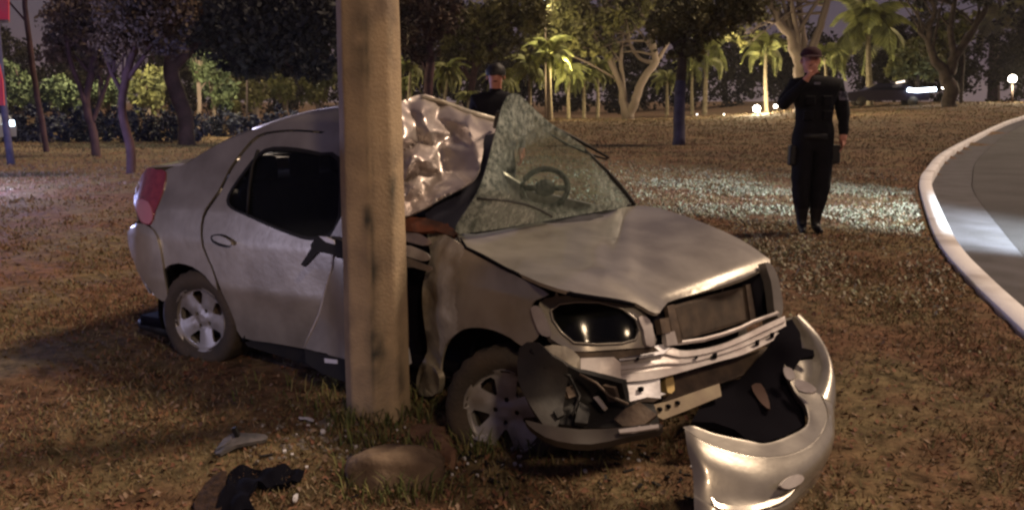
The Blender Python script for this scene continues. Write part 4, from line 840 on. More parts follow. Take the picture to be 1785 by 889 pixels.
def tree(name, label, cat, base, limbs, crown, bark, leafm, n=3000, size=None, group=None, Z=None, depth_r=.9, seed=0, extra=None):
    g_ = gnd(*base); Z = Z or depth(g_); g_ = at(*base, Z)
    t = thing(name, g_, label, cat, group); mb = MB(); rg = random.Random(seed * 7 + len(label))
    for i, lb in enumerate(limbs):
        off = rg.uniform(-.5, .5) * (i > 0)
        pts = [at(x, y, Z + off * pxr(60, Z) * min(1, j / 3)) for j, (x, y, r_) in enumerate(lb)]
        rs = [pxr(r_, Z) for *_, r_ in lb]
        if i == 0: pts = [pts[0] - V((0, 0, .3))] + pts; rs = [rs[0] * 1.25] + rs
        k = 4; pts2 = catmull(pts, k); rs2 = [rs[min(j // k, len(rs) - 1)] + (rs[min(j // k + 1, len(rs) - 1)] - rs[min(j // k, len(rs) - 1)]) * (j % k) / k for j in range(len(pts2))]
        pts2 = [p + V((nz(p, 1.5, seed), nz(p, 1.5, seed + 1), 0)) * rs[0] * .5 for p in pts2]
        mb.tube(pts2, rs2, 9)
        # twigs
        if crown:
            for _ in range(6):
                j = rg.randrange(len(pts2) // 2, len(pts2)); c = rg.choice(crown); tx, ty = rg.gauss(c[0], c[2] * .5), rg.gauss(c[1], c[3] * .5)
                q = at(tx, ty, Z + rg.uniform(-.5, .5) * pxr(c[2], Z)); m_ = pts2[j].lerp(q, .5) + V((0, 0, (q - pts2[j]).length * .08))
                if (q - pts2[j]).length < pxr(170, Z): mb.tube(catmull([pts2[j], m_, q], 3), [rs2[j] * .5 * (1 - u / 7) for u in range(7)], 5)
    mb.build('trunk', bark, t)
    if crown:
        bl = [(at(x, y, Z + rg.uniform(-.3, .3) * pxr(rx, Z)), V((pxr(rx, Z), pxr(rx, Z) * depth_r, pxr(ry, Z)))) for x, y, rx, ry in crown]
        leaves('crown', bl, leafm, t, n, size or pxr(5.5, Z), seed=seed)
    return t
# frond mesh shared by all palms, unit length
def frond_mesh():
    v = []; f = []; N = 14; R_ = []
    for i in range(N + 1):
        t = i / N; R_.append(V((t * .85, 0, .30 * math.sin(t * 2.0) - .75 * t * t * t)))
    for i in range(N):
        p, q = R_[i], R_[i + 1]; w_ = .016; b0 = len(v); v += [p + V((0, w_, 0)), p - V((0, w_, 0)), q - V((0, w_, 0)), q + V((0, w_, 0))]; f.append((b0, b0 + 1, b0 + 2, b0 + 3))
        if i > 1:
            for sd_ in (-1, 1):
                for u in (0, .33, .66):
                    p_ = p.lerp(q, u); L_ = .34 * math.sin(math.pi * min(1, (i + 1) / (N + 1)) ** .8) + .05; b0 = len(v); d = V((.35, sd_ * .55, -.75 + .12 * random.random())).normalized() * L_
                    v += [p_, p_ + V((.045, 0, 0)), p_ + d * .6 + V((.045, 0, .03)), p_ + d]; f.append((b0, b0 + 1, b0 + 2, b0 + 3))
    return v, f
fv, ff_ = frond_mesh(); frond_me = bpy.data.meshes.new('frond'); frond_me.from_pydata([tuple(x) for x in fv], [], ff_); frond_me.materials.append(M['frond'])
def palm(label, cx, cy, Lpx, base_y, lean=0, tr=3.0, seed=0, k=20, group='palms along the far edge of the lawn'):
    g_ = gnd(cx + lean, base_y); Z = depth(g_); rg = random.Random(seed)
    t = thing('palm_tree', g_, label, 'palm tree', group)
    top = at(cx, cy, Z); r_ = pxr(tr, Z)
    MB().tube(catmull([g_ - V((0, 0, .2)), g_.lerp(top, .5) + V((rg.uniform(-.1, .1), 0, 0)), top], 5), [r_ * (1.3 - .06 * i) for i in range(11)], 8).build('trunk', M['palmtrunk'], t)
    L_ = pxr(Lpx, Z)
    for i in range(k):
        o = bpy.data.objects.new('frond', frond_me); link(o, t); o.location = top - g_
        s = L_ * rg.uniform(1.0, 1.35)
        o.rotation_euler = (rg.uniform(-.2, .2), rg.uniform(-.55, .75) if i % 3 else rg.uniform(-1.1, -.5), i * 6.283 / k + rg.uniform(-.2, .2)); o.scale = (s, s, s)
    return t
# left side
tree('slim_tree', 'very thin leaning tree at the far left, behind the sign post', 'tree', (80, 265), [[(80, 265, 5), (70, 200, 5), (60, 140, 5), (48, 40, 4.5), (40, -60, 4)]], [(30, -90, 90, 50)], M['bark_brown'], M['leaf_brown'], 1200, seed=1)
wp = gnd(72, 249); t = thing('pale_post', wp, 'thin pale post standing in front of the dark hedge, beside the thinnest tree', 'post'); Zp = depth(wp)
MB().tube([wp - V((0, 0, .2)), at(67, 200, Zp), at(62, 150, Zp)], pxr(2.2, Zp), 8).build('shaft', M['bark_pale'], t); MB().blob(at(62, 149, Zp), (pxr(3, Zp),) * 3).build('cap', M['bark_pale'], t)
tree('slender_tree', 'slender brownish tree forking low, second from the left', 'tree', (168, 273), [[(168, 273, 8), (160, 230, 7), (152, 185, 7), (157, 130, 6), (172, 60, 5), (180, -20, 4)], [(153, 190, 5), (138, 150, 4), (122, 100, 4), (112, 40, 3)], [(160, 215, 4), (178, 170, 4), (195, 120, 3)]], [(140, 45, 70, 55), (100, 90, 35, 30), (180, 10, 70, 50), (160, 110, 30, 22)], M['bark_brown'], M['leaf_brown'], 6500, seed=2)
tree('slender_tree', 'brownish tree whose trunk stands just left of the wrecked car boot', 'tree', (228, 303), [[(228, 303, 8), (224, 250, 8), (214, 190, 7), (220, 135, 7), (236, 70, 6), (240, -20, 5)], [(216, 165, 4), (196, 130, 4), (178, 80, 3)], [(222, 140, 4), (250, 100, 4), (280, 50, 3)]], [(235, 35, 75, 60), (285, 65, 50, 35), (200, 75, 40, 30), (300, 0, 60, 50)], M['bark_brown'], M['leaf_brown'], 7500, seed=3)
tree('big_dark_tree', 'big dark tree with a thick curved trunk between the slender trees and the pole', 'tree', (331, 253), [[(331, 253, 15), (326, 210, 14), (310, 160, 14), (298, 110, 14), (300, 50, 12), (305, -30, 10)], [(305, 120, 8), (340, 80, 8), (400, 50, 6), (460, 40, 4)]], [(400, 40, 100, 60), (480, 80, 85, 50), (530, 30, 75, 70), (330, 10, 70, 55), (430, 110, 55, 25), (545, 110, 40, 35)], M['bark_brown'], M['leaf_dark'], 20000, seed=4, size=.12)
def hedge(label, x0, x1, ybase, ytop, m, n, dep=1.2, seed=0, lab='hedge'):
    g0 = gnd((x0 + x1) / 2, ybase); Z = depth(g0); t = thing('hedge', g0, label, 'hedge'); bl = []
    k = max(3, int((x1 - x0) / 28))
    for i in range(k):
        x = x0 + (x1 - x0) * (i + .5) / k; yt = ytop + 8 * math.sin(i * 2.1 + seed)
        bl.append((at(x, (ybase + yt) / 2 + 6, Z + .3 * math.sin(i * 1.7)), V((pxr((x1 - x0) / k * .8, Z), dep, pxr((ybase - yt) / 2 + 6, Z)))))
    leaves('foliage', bl, m, t, n, pxr(4.5, Z), seed=seed)
    mb = MB()
    for c, r_ in bl: mb.tube([V((c.x, c.y, gz(c.x, c.y) - .1)), c], .05, 6)
    mb.build('stems', M['bark'], t)
hedge('dark blue-black hedge along the far left edge of the lawn', -80, 345, 247, 188, M['leaf_blue'], 14000, seed=1)
hedge('dark low hedge seen between the thick trunk and the concrete pole', 345, 620, 238, 192, M['leaf_blue'], 5000, seed=2)
def bush(label, base, crown, m, n=1500, name='bushy_tree', bark='bark_pale', **k): return tree(name, label, 'tree', base, [[(base[0], base[1], 4), (base[0] + 2, (base[1] + crown[0][1]) / 2, 3.5), (crown[0][0], crown[0][1], 2.5)]], crown, M[bark], m, n, seed=int(base[0]), **k)
bush('rounded yellow-lit tree just right of the second brownish trunk', (258, 236), [(255, 160, 32, 42), (275, 140, 22, 22), (240, 135, 18, 18)], M['leaf_yellow'], 2200)
bush('green tree behind the sign post at the left edge', (40, 240), [(40, 165, 45, 35), (15, 150, 30, 40)], M['leaf_green'], 2200)
bush('bright green tree between the thinnest and second brown trunk', (110, 240), [(105, 165, 36, 30), (125, 185, 25, 22)], M['leaf_green'], 2000)
bush('green tree low behind the forked slender tree', (190, 240), [(188, 165, 28, 28)], M['leaf_green'], 1200)
bush('rounded green tree with short pale trunk right of the thick dark trunk', (373, 232), [(372, 140, 34, 40), (352, 110, 20, 22), (392, 165, 22, 26)], M['leaf_green'], 2600)
bush('dark green upper tree behind the rounded green one', (345, 234), [(345, 85, 18, 22), (350, 120, 22, 25)], M['leaf_green'], 900)
bush('olive tree with thin pale stem, first left of the roof', (446, 226), [(440, 160, 28, 24), (418, 150, 20, 18)], M['leaf_olive'], 1300)
bush('olive tree with pale forked stem over the car roof', (497, 222), [(495, 155, 24, 24), (478, 145, 16, 16)], M['leaf_yellow'], 1200)
bush('yellow-green tree touching the left side of the pole', (552, 220), [(545, 158, 26, 24), (565, 140, 20, 18)], M['leaf_yellow'], 1300)
bush('small olive tree over the boot of the car', (410, 228), [(408, 195, 18, 16)], M['leaf_olive'], 600)
# right of the pole
tree('dark_tree', 'dark tree with brownish crown just right of the pole, rising behind the torn roof', 'tree', (748, 240), [[(748, 240, 9), (746, 180, 8), (748, 120, 8), (745, 60, 7), (735, -20, 6)]], [(725, 50, 45, 50), (760, 20, 50, 45), (700, 20, 40, 50), (735, 95, 35, 20)], M['bark_brown'], M['leaf_brown'], 7000, seed=21)
tree('spreading_tree', 'spreading olive tree over the palms, its trunk hidden behind the torn roof', 'tree', (820, 218), [[(820, 218, 7), (822, 160, 6), (830, 100, 6), (835, 40, 5)], [(828, 120, 4), (860, 80, 4), (890, 40, 3)]], [(810, 45, 60, 45), (870, 50, 55, 45), (840, 95, 50, 22), (900, 20, 60, 45), (780, 90, 30, 22)], M['bark_brown'], M['leaf_olive'], 10000, seed=22)
tree('forked_tree', 'tree with pale trunk forking into a wide V on the lawn, olive crown above', 'tree', (1096, 208), [[(1096, 208, 9), (1088, 185, 8), (1080, 150, 5), (1064, 110, 5), (1040, 70, 4), (1020, 20, 3)], [(1098, 205, 9), (1104, 180, 8), (1118, 145, 7), (1142, 108, 6), (1135, 60, 5), (1115, 20, 4), (1100, -30, 3)], [(1120, 142, 5), (1150, 98, 4), (1170, 60, 3), (1180, 30, 3)], [(1090, 175, 4), (1083, 120, 4), (1084, 80, 3)], [(1141, 110, 4), (1112, 100, 3), (1090, 60, 3)]], [(1000, 50, 70, 45), (1070, 20, 75, 40), (950, 75, 50, 30), (1140, 15, 60, 35), (1040, 85, 40, 18), (970, 15, 60, 40)], M['bark_pale'], M['leaf_olive'], 13000, seed=23)
t = tree('limewashed_tree', 'dark crowned tree whose straight trunk is painted bluish white, between forked tree and officer', 'tree', (1183, 253), [[(1186, 140, 9), (1188, 90, 8), (1196, 30, 7), (1200, -40, 6)], [(1190, 95, 5), (1230, 55, 4), (1260, 10, 3)], [(1189, 100, 5), (1165, 60, 4), (1140, 20, 3)]], [(1205, 35, 55, 45), (1250, 30, 45, 40), (1160, 50, 35, 32), (1195, 90, 35, 18), (1290, 10, 50, 35)], M['bark'], M['leaf_olive'], 9000, seed=24)
Zt = depth(gnd(1183, 253)); mb = MB(); mb.tube([at(1183, 258, Zt), at(1184, 240, Zt), at(1184, 200, Zt), at(1186, 142, Zt)], [pxr(12, Zt), pxr(10.5, Zt), pxr(10, Zt), pxr(9.4, Zt)], 12); mb.build('painted_trunk', M['bark_lime'], t)
tree('fan_tree', 'pale many-stemmed tree directly behind the officer', 'tree', (1402, 196), [[(1402, 196, 16), (1400, 140, 15), (1396, 105, 14), (1372, 60, 8), (1350, 20, 7), (1330, -40, 6)], [(1400, 110, 9), (1425, 60, 7), (1440, 10, 6), (1450, -40, 5)], [(1398, 108, 7), (1400, 60, 5), (1392, 10, 5), (1398, -40, 4)], [(1395, 100, 6), (1378, 40, 5), (1375, -20, 4)]], [(1310, 10, 45, 35), (1350, -40, 80, 30), (1440, -50, 70, 25), (1290, 60, 25, 25)], M['bark_pale'], M['leaf_olive'], 3000, seed=25)
tree('bushy_tree', 'bushy olive tree between the largest palm and the dark forked tree', 'tree', (1597, 182), [[(1597, 182, 4), (1600, 150, 4), (1600, 110, 3)]], [(1595, 100, 36, 30), (1625, 120, 25, 22), (1570, 125, 28, 22), (1610, 80, 24, 18)], M['bark'], M['leaf_yellow'], 2600, seed=26)
tree('dark_forked_tree', 'black silhouetted tree with forked trunk right of the officer', 'tree', (1656, 186), [[(1656, 186, 12), (1656, 150, 12), (1650, 125, 10), (1630, 100, 7), (1618, 60, 6), (1630, 20, 4), (1600, -20, 3)], [(1655, 135, 10), (1668, 95, 8), (1695, 55, 6), (1720, 10, 5), (1740, -30, 4)], [(1664, 100, 6), (1656, 50, 5), (1665, 0, 4)], [(1622, 75, 4), (1600, 55, 3)]], [(1650, -25, 70, 25), (1600, -10, 50, 20), (1720, -15, 50, 25), (1560, -25, 50, 22)], M['bark'], M['leaf_dark'], 3000, seed=27)
tree('yellow_tree', 'yellow-green tree showing through the fork of the dark tree', 'tree', (1675, 180), [[(1675, 180, 3), (1678, 120, 3), (1680, 60, 2)]], [(1680, 45, 20, 35), (1640, 75, 20, 22), (1650, 35, 15, 14)], M['bark'], M['leaf_yellow'], 1400, seed=28)
tree('brown_forked_tree', 'brown forked tree at the right edge beside the globe lamp', 'tree', (1729, 178), [[(1729, 178, 9), (1732, 130, 8), (1748, 100, 6), (1775, 70, 5), (1800, 30, 4)], [(1731, 140, 6), (1728, 90, 5), (1742, 40, 4), (1740, -20, 3)]], [(1790, -5, 40, 30), (1800, 60, 30, 40)], M['bark_brown'], M['leaf_olive'], 1300, seed=29)
palm('tall palm just right of the concrete pole', 716, 118, 30, 232, seed=1)
palm('small palm low beside the palm next to the pole', 706, 150, 24, 230, seed=2)
palm('palm with arching fronds left of the bystander', 782, 128, 34, 226, -10, seed=3)
palm('drooping palm right behind the torn roof edge', 818, 172, 22, 222, seed=4)
palm('palm directly behind the bystander', 872, 140, 30, 214, seed=5)
palm('palm first to the right of the bystander', 922, 118, 36, 211, seed=6)
palm('tallest pale-trunked palm in the row', 957, 95, 44, 210, 2, 4.5, seed=7)
palm('palm just right of the pale-trunked one', 992, 132, 30, 208, seed=8)
palm('palm with two neighbours touching, centre of the row', 1018, 138, 28, 207, seed=9)
palm('last palm of the row before the forked tree', 1042, 125, 32, 206, seed=10)
palm('short bright palm between the forked and the limewashed trunk', 1163, 142, 26, 202, seed=11)
palm('large palm right of the limewashed trunk', 1232, 95, 46, 200, -4, 4, seed=12, k=16)
palm('palm with thin trunk half behind the large one', 1207, 118, 28, 201, seed=13)
palm('palm whose fronds hang left of the officer', 1335, 88, 44, 196, 2, 3.5, seed=14, k=14)
palm('palm whose fronds hang right of the officer, behind his shoulder', 1438, 100, 36, 190, seed=15)
palm('largest palm, wide drooping fronds right of the officer', 1513, 52, 82, 184, 4, 5, seed=16, k=18)
palm('tall palm near the right edge above the brown forked tree', 1738, 38, 48, 178, 0, 4, seed=17, k=14)
# far wood behind everything
bl = []; rg = random.Random(5)
for i in range(120):
    yy = rg.uniform(88, 115); xx = -66 + 150 * i / 119 + rg.uniform(-1, 1); hh = rg.uniform(3, 5.5)
    bl.append((V((xx, yy, gz(xx, yy) + hh * .9)), V((2.6, 2.0, hh))))
o = leaves('far_wood', bl, mat('far_wood_leaves', (.010, .008, .014), .9, 0, .1, var=(.045, .042, .022), scale=.4, island=.3), None, 110000, .30, seed=40); tag(o, kind='stuff')
# ---------------------------------------------------------------- lamps
LG = emis('lamp_glow', (1.0, .93, .82), 30); LG2 = emis('cool_glow', (.75, .88, 1.0), 14)
def globe(label, x, y, r_, base_y, m=LG, name='globe_lamp'):
    g_ = gnd(x, base_y); Z = depth(g_); t = thing(name, g_, label, 'lamp'); rr = pxr(r_, Z); c = at(x, y, Z)
    MB().tube([g_ - V((0, 0, .1)), c - V((0, 0, rr))], max(.03, rr * .25), 8).build('post', M['bark'], t)
    MB().tube([c - V((0, 0, rr * 1.2)), c - V((0, 0, rr * .8))], rr * .6, 10).build('collar', M['black'], t)
    MB().blob(c, (rr, rr, rr), 14, 10).build('globe', m, t)
    if r_ > 5: lamp('globe_light', 'POINT', c - FW * rr * 1.5, None, 2500, (1.0, .85, .55), shadow_soft_size=rr)
    return t
globe('glowing white globe lamp on a short post at the right edge', 1765, 138, 6.5, 179)
globe('glowing low globe lamp on the lawn edge left of the officer', 1319, 190, 6, 199)
globe('small glowing lamp touching the officer\'s raised elbow', 1352, 186, 3, 197)
globe('small lamp beside the dark forked trunk', 1645, 153, 2.6, 184)
for i, (x, l_) in enumerate([(905, 'first'), (1215, 'second'), (1262, 'third')]):
    globe(f'tiny low path light at the lawn edge, {l_} from the left', x, 203 - (x > 1200) * 3, 1.6, 208 - (x > 1200) * 5, emis('path_glow', (1, .9, .8), 3), 'path_light')
def street_lamp(label, x, ytop, ybase, w_, hgt, s=22, arm=0):
    g_ = gnd(x, ybase); Z = depth(g_); t = thing('street_lamp', g_, label, 'street lamp'); c = at(x, ytop, Z)
    MB().tube([g_, c + V((0, .1, pxr(hgt, Z)))], [pxr(1.8, Z), pxr(1.2, Z)], 8).build('post', M['bark_pale'], t)
    b_ = MB().box(c, V((pxr(w_, Z), 0, 0)), V((0, .15, 0)), V((0, 0, pxr(hgt, Z)))).build('lamp_head', emis('street_glow', (.95, .93, 1), s), t, False); bevel(b_, .03)
    lamp('street_light', 'POINT', c - V((0, 0, pxr(hgt, Z) + .3)), None, hgt * 120, (1.0, .86, .50), shadow_soft_size=.2)
street_lamp('street lamp glowing through the leaves above the second brown tree', 172, 15, 243, 2.4, 11, 9)
street_lamp('street lamp glowing in the dark crown left of the pole', 430, 47, 238, 3, 8, 9)
street_lamp('street lamp at the top edge above the palm row', 951, 1, 209, 2.4, 6, 9)
lamp('palm_fill', 'POINT', at(951, 30, depth(gnd(951, 209)) - 3), None, 450, (1.0, .86, .45), shadow_soft_size=.3)  # added warm points that brighten the palms, no lamp fitting there
lamp('palm_fill', 'POINT', at(1260, 90, depth(gnd(1260, 200)) - 8), None, 800, (1.0, .84, .45), shadow_soft_size=.3)
lamp('palm_fill', 'POINT', at(1480, 90, depth(gnd(1480, 190)) - 8), None, 800, (1.0, .84, .45), shadow_soft_size=.3)
lamp('palm_fill', 'POINT', at(985, 120, depth(gnd(985, 207)) - 6), None, 800, (1.0, .84, .45), shadow_soft_size=.3)
# ---------------------------------------------------------------- far vehicles, sign
def far_car(name, label, loc, yaw, L_, paint, glow_m, wide=.16):
    t = thing(name, loc, label, 'car'); cy, sy = math.cos(yaw), math.sin(yaw); X_ = V((cy, sy, 0)); Y_ = V((-sy, cy, 0)); U = V((0, 0, 1)); hL = L_ / 2
    prof = [(-hL, .35), (-hL - .05, .7), (-hL + .15, .95), (-hL + .7, 1.0), (-hL * .45, 1.42), (hL * .22, 1.45), (hL * .55, 1.0), (hL - .15, .85), (hL + .02, .62), (hL, .32)]
    rows = [[loc + X_ * x + Y_ * (w_ * (1 if z < 1.05 else .82)) + U * z for x, z in prof] for w_ in (-.82, -.78, .78, .82)]
    mb = MB(); mb.grid(rows); n0 = len(prof); mb.f.append(tuple(range(n0))); mb.f.append(tuple(range(3 * n0, 4 * n0))[::-1]); mb.build('body', paint, t, False)
    for s_ in (-1, 1):
        for x in (-hL * .62, hL * .62):
            c = loc + X_ * x + Y_ * (.80 * s_) + U * .31; MB().tube([c - Y_ * .1, c + Y_ * .06], .31, 18).build('wheel', M['tyre'], t)
    for s_ in (-1, 1):
        wv = [(-hL * .42, 1.02), (-hL * .36, 1.34), (hL * .18, 1.36), (hL * .42, 1.02)]
        MB().add([loc + X_ * x + Y_ * (s_ * (.83 if z < 1.1 else .68)) + U * z for x, z in wv], [(0, 1, 2, 3)]).build('window', M['glass'], t, False)
    for s_ in (-.55, .55):
        MB().box(loc + X_ * (hL + .01) + Y_ * s_ + U * .66, X_ * .03, Y_ * wide, U * .07).build('headlight', glow_m, t, False)
    return t
M['navy'] = mat('dark_car_paint', (.012, .010, .022), .3, .3, .5, .5)
g_ = gnd(1540, 185)
fc = far_car('parked_car', 'dark parked car beyond the lawn with a bright bluish white light on its side', g_, math.pi - .12, 5.2, M['navy'], M['black'])
Zc = depth(g_) - 1.3
mb = MB(); mb.tube([at(1583, 157, Zc), at(1600, 158.5, Zc), at(1615, 157, Zc), at(1631, 156, Zc)], pxr(3.2, Zc), 10); mb.build('light_streak', LG2, fc)  # glowing tube stands for a passing vehicle's light streak
mb = MB(); mb.tube([at(1562, 145, Zc), at(1577, 142, Zc)], pxr(1.6, Zc), 8); mb.build('warm_reflection', emis('warm_reflect', (1, .8, .65), 1.5), fc)  # glowing strip stands for a warm reflection, no lamp there
g_ = gnd(-40, 262)
far_car('police_car', 'parked car cut off by the left edge, only its glowing headlight showing', g_ + V((-1.45, .2, 0)), -.12, 4.0, mat('grey_paint', (.12, .12, .16), .3), emis('headlamp', (.65, .85, 1), 10))
sb = gnd(20, 287); sign = thing('sign_post', sb, 'leaning grey post with red boards at the left edge', 'sign'); Zs = depth(sb)
MB().tube([sb - V((0, 0, .1)), at(12, 230, Zs), at(5, 170, Zs), at(-4, 60, Zs), at(-8, -40, Zs)], [pxr(7, Zs), pxr(6, Zs), pxr(6, Zs), pxr(5, Zs), pxr(5, Zs)], 12).build('post', M['bark_lime'], sign)
M['signred'] = mat('red_board', (.55, .035, .055), .5, var=(.45, .06, .07), scale=3)
panel('board', [(-60, -30), (14, -30), (15, 38), (-60, 38)], lambda x, y: at(x, y, Zs - .1), M['signred'], sign, step=14, rnd=1, thick=.04)
panel('board_edge', [(-60, 35), (15, 35), (15, 40), (-60, 40)], lambda x, y: at(x, y, Zs - .12), M['stone'], sign, step=14, rnd=1, thick=.03)
panel('board', [(-60, 112), (-2, 112), (4, 140), (7, 184), (-60, 184)], lambda x, y: at(x, y, Zs - .1), M['signred'], sign, step=14, rnd=1, thick=.04)
# ---------------------------------------------------------------- people
def skinned(chains, root):
    """chains: lists of (x,y,z,r) sharing points by position -> one continuous mesh"""
    bm = bmesh.new(); idx = {}; lay = bm.verts.layers.skin.verify()
    for ch in chains:
        prev = None
        for x, y, z, *r_ in ch:
            k = (round(x, 4), round(y, 4), round(z, 4))
            if k not in idx:
                v = bm.verts.new((x, y, z)); rr = r_ if len(r_) == 2 else (r_[0], r_[0]); v[lay].radius = rr; idx[k] = v
            v = idx[k]
            if prev is not None and prev is not v and not bm.edges.get((prev, v)): bm.edges.new((prev, v))
            prev = v
    idx[root][lay].use_root = True
    me = bpy.data.meshes.new('tmp'); bm.to_mesh(me); bm.free(); o = bpy.data.objects.new('tmp', me); COL.objects.link(o)
    o.modifiers.new('s', 'SKIN').use_smooth_shade = True; m = o.modifiers.new('u', 'SUBSURF'); m.levels = 2; m.render_levels = 2
    bpy.context.view_layer.update(); dg = bpy.context.evaluated_depsgraph_get()
    out = bpy.data.meshes.new_from_object(o.evaluated_get(dg)); bpy.data.objects.remove(o); return out
def hand(w, d, side, up_, curl=.4, s=1.0):
    """palm and five fingers from wrist w along d; side = thumb side"""
    w, d, side, up_ = V(w), V(d).normalized(), V(side).normalized(), V(up_).normalized(); ch = []
    palm = w + d * .075 * s
    ch.append([(*w, .026, .020), (*(w + d * .035 * s), .034, .018), (*palm, .036, .016)])
    for i, (o_, L_) in enumerate([(.026, .070), (.009, .080), (-.009, .074), (-.026, .058)]):
        b0 = palm + side * o_ * s + d * .012; p = b0; pts = [(*palm, .036, .016), (*b0, .010)]; dd = d.copy()
        for j in range(3):
            dd = (dd + up_ * curl).normalized(); p = p + dd * L_ * s * (.42, .33, .25)[j]; pts.append((*p, .0088 - .0008 * j))
        ch.append(pts)
    t0 = w + d * .035 * s; t1 = t0 + side * .040 * s + d * .02; t2 = t1 + (side * .4 + d).normalized() * .032; t3 = t2 + (d + up_ * .3).normalized() * .026
    ch.append([(*t0, .034, .018), (*t1, .012), (*t2, .010), (*t3, .009)])
    return ch
def person(label, base, yaw, hx, armR, armL, handR, handL, cap=True, uniform=True, sc=1.0, foot=.066, skin_hands=True):
    t = thing('person', base, label, 'person')
    P0 = (0., 0., .95)
    body = [[(*P0, .180, .130), (0, 0, 1.10, .180, .135), (0, 0, 1.26, .208, .155), (hx * .3, 0, 1.40, .190, .135), (hx * .6, .01, 1.50, .075, .07), (hx * .85, 0, 1.545, .058, .058), (hx, -.015, 1.60, .070, .078), (hx, -.012, 1.67, .082, .096), (hx, -.005, 1.735, .066, .078)]]
    for s_, arm in ((-1, armR), (1, armL)):
        body.append([(hx * .3, 0, 1.40, .190, .135), (s_ * .20, 0, 1.425, .085, .080)] + [(*a[:3], a[3]) for a in arm])
    for s_ in (-1, 1):
        body.append([(*P0, .180, .130), (s_ * .09, 0, .86, .130, .13), (s_ * .098, -.01, .68, .118, .112), (s_ * .092, -.015, .50, .100, .098), (s_ * .08, .01, .32, .090, .092), (s_ * foot, .015, .14, .048, .055), (s_ * foot, .0, .055, .045, .05), (s_ * (foot + .015), -.12, .035, .040, .03), (s_ * (foot + .02), -.17, .03, .03, .022)])
    body += handR + handL
    # nose and ears grown out of the head
    me = skinned(body, P0); R_ = Matrix.Rotation(yaw, 3, 'Z')
    mats = [M['cloth'], M['skin'], M['boot']]
    for m in mats: me.materials.append(m)
    wr = [V(armR[-1][:3]), V(armL[-1][:3])]; wd = [(V(armR[-1][:3]) - V(armR[-2][:3])).normalized(), (V(armL[-1][:3]) - V(armL[-2][:3])).normalized()]
    # face relief
    for v in me.vertices:
        q = v.co
        if q.z > 1.56 and q.y < -.05:
            x = q.x - hx
            q.y -= .020 * math.exp(-(x / .013) ** 2 - ((q.z - 1.645) / .022) ** 2)
            q.y += .010 * (math.exp(-((abs(x) - .03) / .014) ** 2 - ((q.z - 1.675) / .012) ** 2))
            q.y -= .006 * math.exp(-(x / .03) ** 2 - ((q.z - 1.605) / .010) ** 2)
    for f in me.polygons:
        c = f.center; i = 0
        if (c - V((hx, 0, 1.64))).length < .14 and c.z > 1.535: i = 1
        for w_, d_ in zip(wr, wd):
            h_ = (c - w_).dot(d_)
            if -.01 < h_ < .22 and (c - w_ - d_ * h_).length < .075 and c.y < -.0 and (w_.z < 1.2 or c.y < -.135 or c.z > 1.52): i = 1
        if c.z < .24: i = 2
        f.material_index = i; f.use_smooth = True
    for v in me.vertices:
        q = v.co
        if .24 < q.z < 1.5 and not (q.y < -.16): q += V((nz(q, 9), nz(q, 9, 1), 0)) * .016 + V((nz((q.x * 6, q.y * 6, q.z * 22)), nz((q.x * 6, q.y * 6, q.z * 22), 1, 3), 0)) * .010
    for v in me.vertices: v.co = (R_ @ v.co) * sc
    o = bpy.data.objects.new('body', me); link(o, t); ORG[o] = ORG[t]
    def put(mb, name, m, par=None, smooth=True):
        mb.v = [base + (R_ @ v) * sc for v in mb.v]; return mb.build(name, m, par or t, smooth)
    hd = V((hx, -.012, 1.67))
    for s_ in (-1, 1):
        put(MB().blob(hd + V((s_ * .030, -.088, .004)), (.010, .006, .006), 8, 6), 'eye', M['hair'], o)
        put(MB().blob(hd + V((s_ * .086, .01, -.02)), (.010, .018, .030), 8, 6), 'ear', M['skin'], o)
    put(MB().blob(hd + V((0, -.090, -.062)), (.024, .006, .006), 8, 6), 'mouth', M['rustred'], o)
    if cap:
        mb = MB(); rows = []
        for i in range(9):
            th = i / 8 * 1.5; rows.append([hd + V((0, 0, .028)) + V((math.cos(a) * .097 * math.cos(th * .9) * (1.03 if i else 1), math.sin(a) * .108 * math.cos(th * .9), .088 * math.sin(th))) for a in np.linspace(0, 2 * math.pi, 25)])
        mb.grid(rows); cp = put(mb, 'cap', M['capred'])
        mb = MB(); mb.grid([[hd + V((math.cos(a) * rr * .098, math.sin(a) * rr * 1.1 * .11 - (rr - 1) * .15, .030 - (rr - 1) * .08)) for a in np.linspace(math.pi * 1.12, math.pi * 1.88, 13)] for rr in (1.0, 1.1, 1.2)])
        solid(put(mb, 'cap_peak', M['capred'], cp), .006, 0)
    else:
        mb = MB(); rows = []
        for i in range(10):
            th = -.25 + i / 9 * 1.8; rows.append([hd + V((0, .012, .018)) + V((math.cos(a) * .100, math.sin(a) * .108, 0)) * math.cos(max(th, 0) * .87) + V((0, 0, .095 * math.sin(th))) for a in np.linspace(0, 2 * math.pi, 25)])
        mb.grid(rows)
        for q in mb.v: q += V((nz(q, 25), nz(q, 25, 1), nz(q, 25, 2))) * .012
        put(mb, 'hair', M['hair'])
    if uniform:
        mb = MB(); mb.grid([[V((math.cos(a) * rx, math.sin(a) * ry, z)) for a in np.linspace(0, 2 * math.pi, 33)] for rx, ry, z in ((.188, .140, .915), (.196, .148, .92), (.196, .148, .965), (.188, .140, .97))]); put(mb, 'belt', M['boot'])
        b1 = put(MB().box(V((-.200, -.03, .76)), V((.035, 0, .0)), V((0, .06, 0)), V((.002, 0, .10))), 'holster', M['boot'], None, False); bevel(b1, .02)
        b1 = put(MB().box(V((.200, -.03, .77)), V((.045, 0, .0)), V((0, .065, 0)), V((-.002, 0, .09))), 'leg_pouch', M['boot'], None, False); bevel(b1, .02)
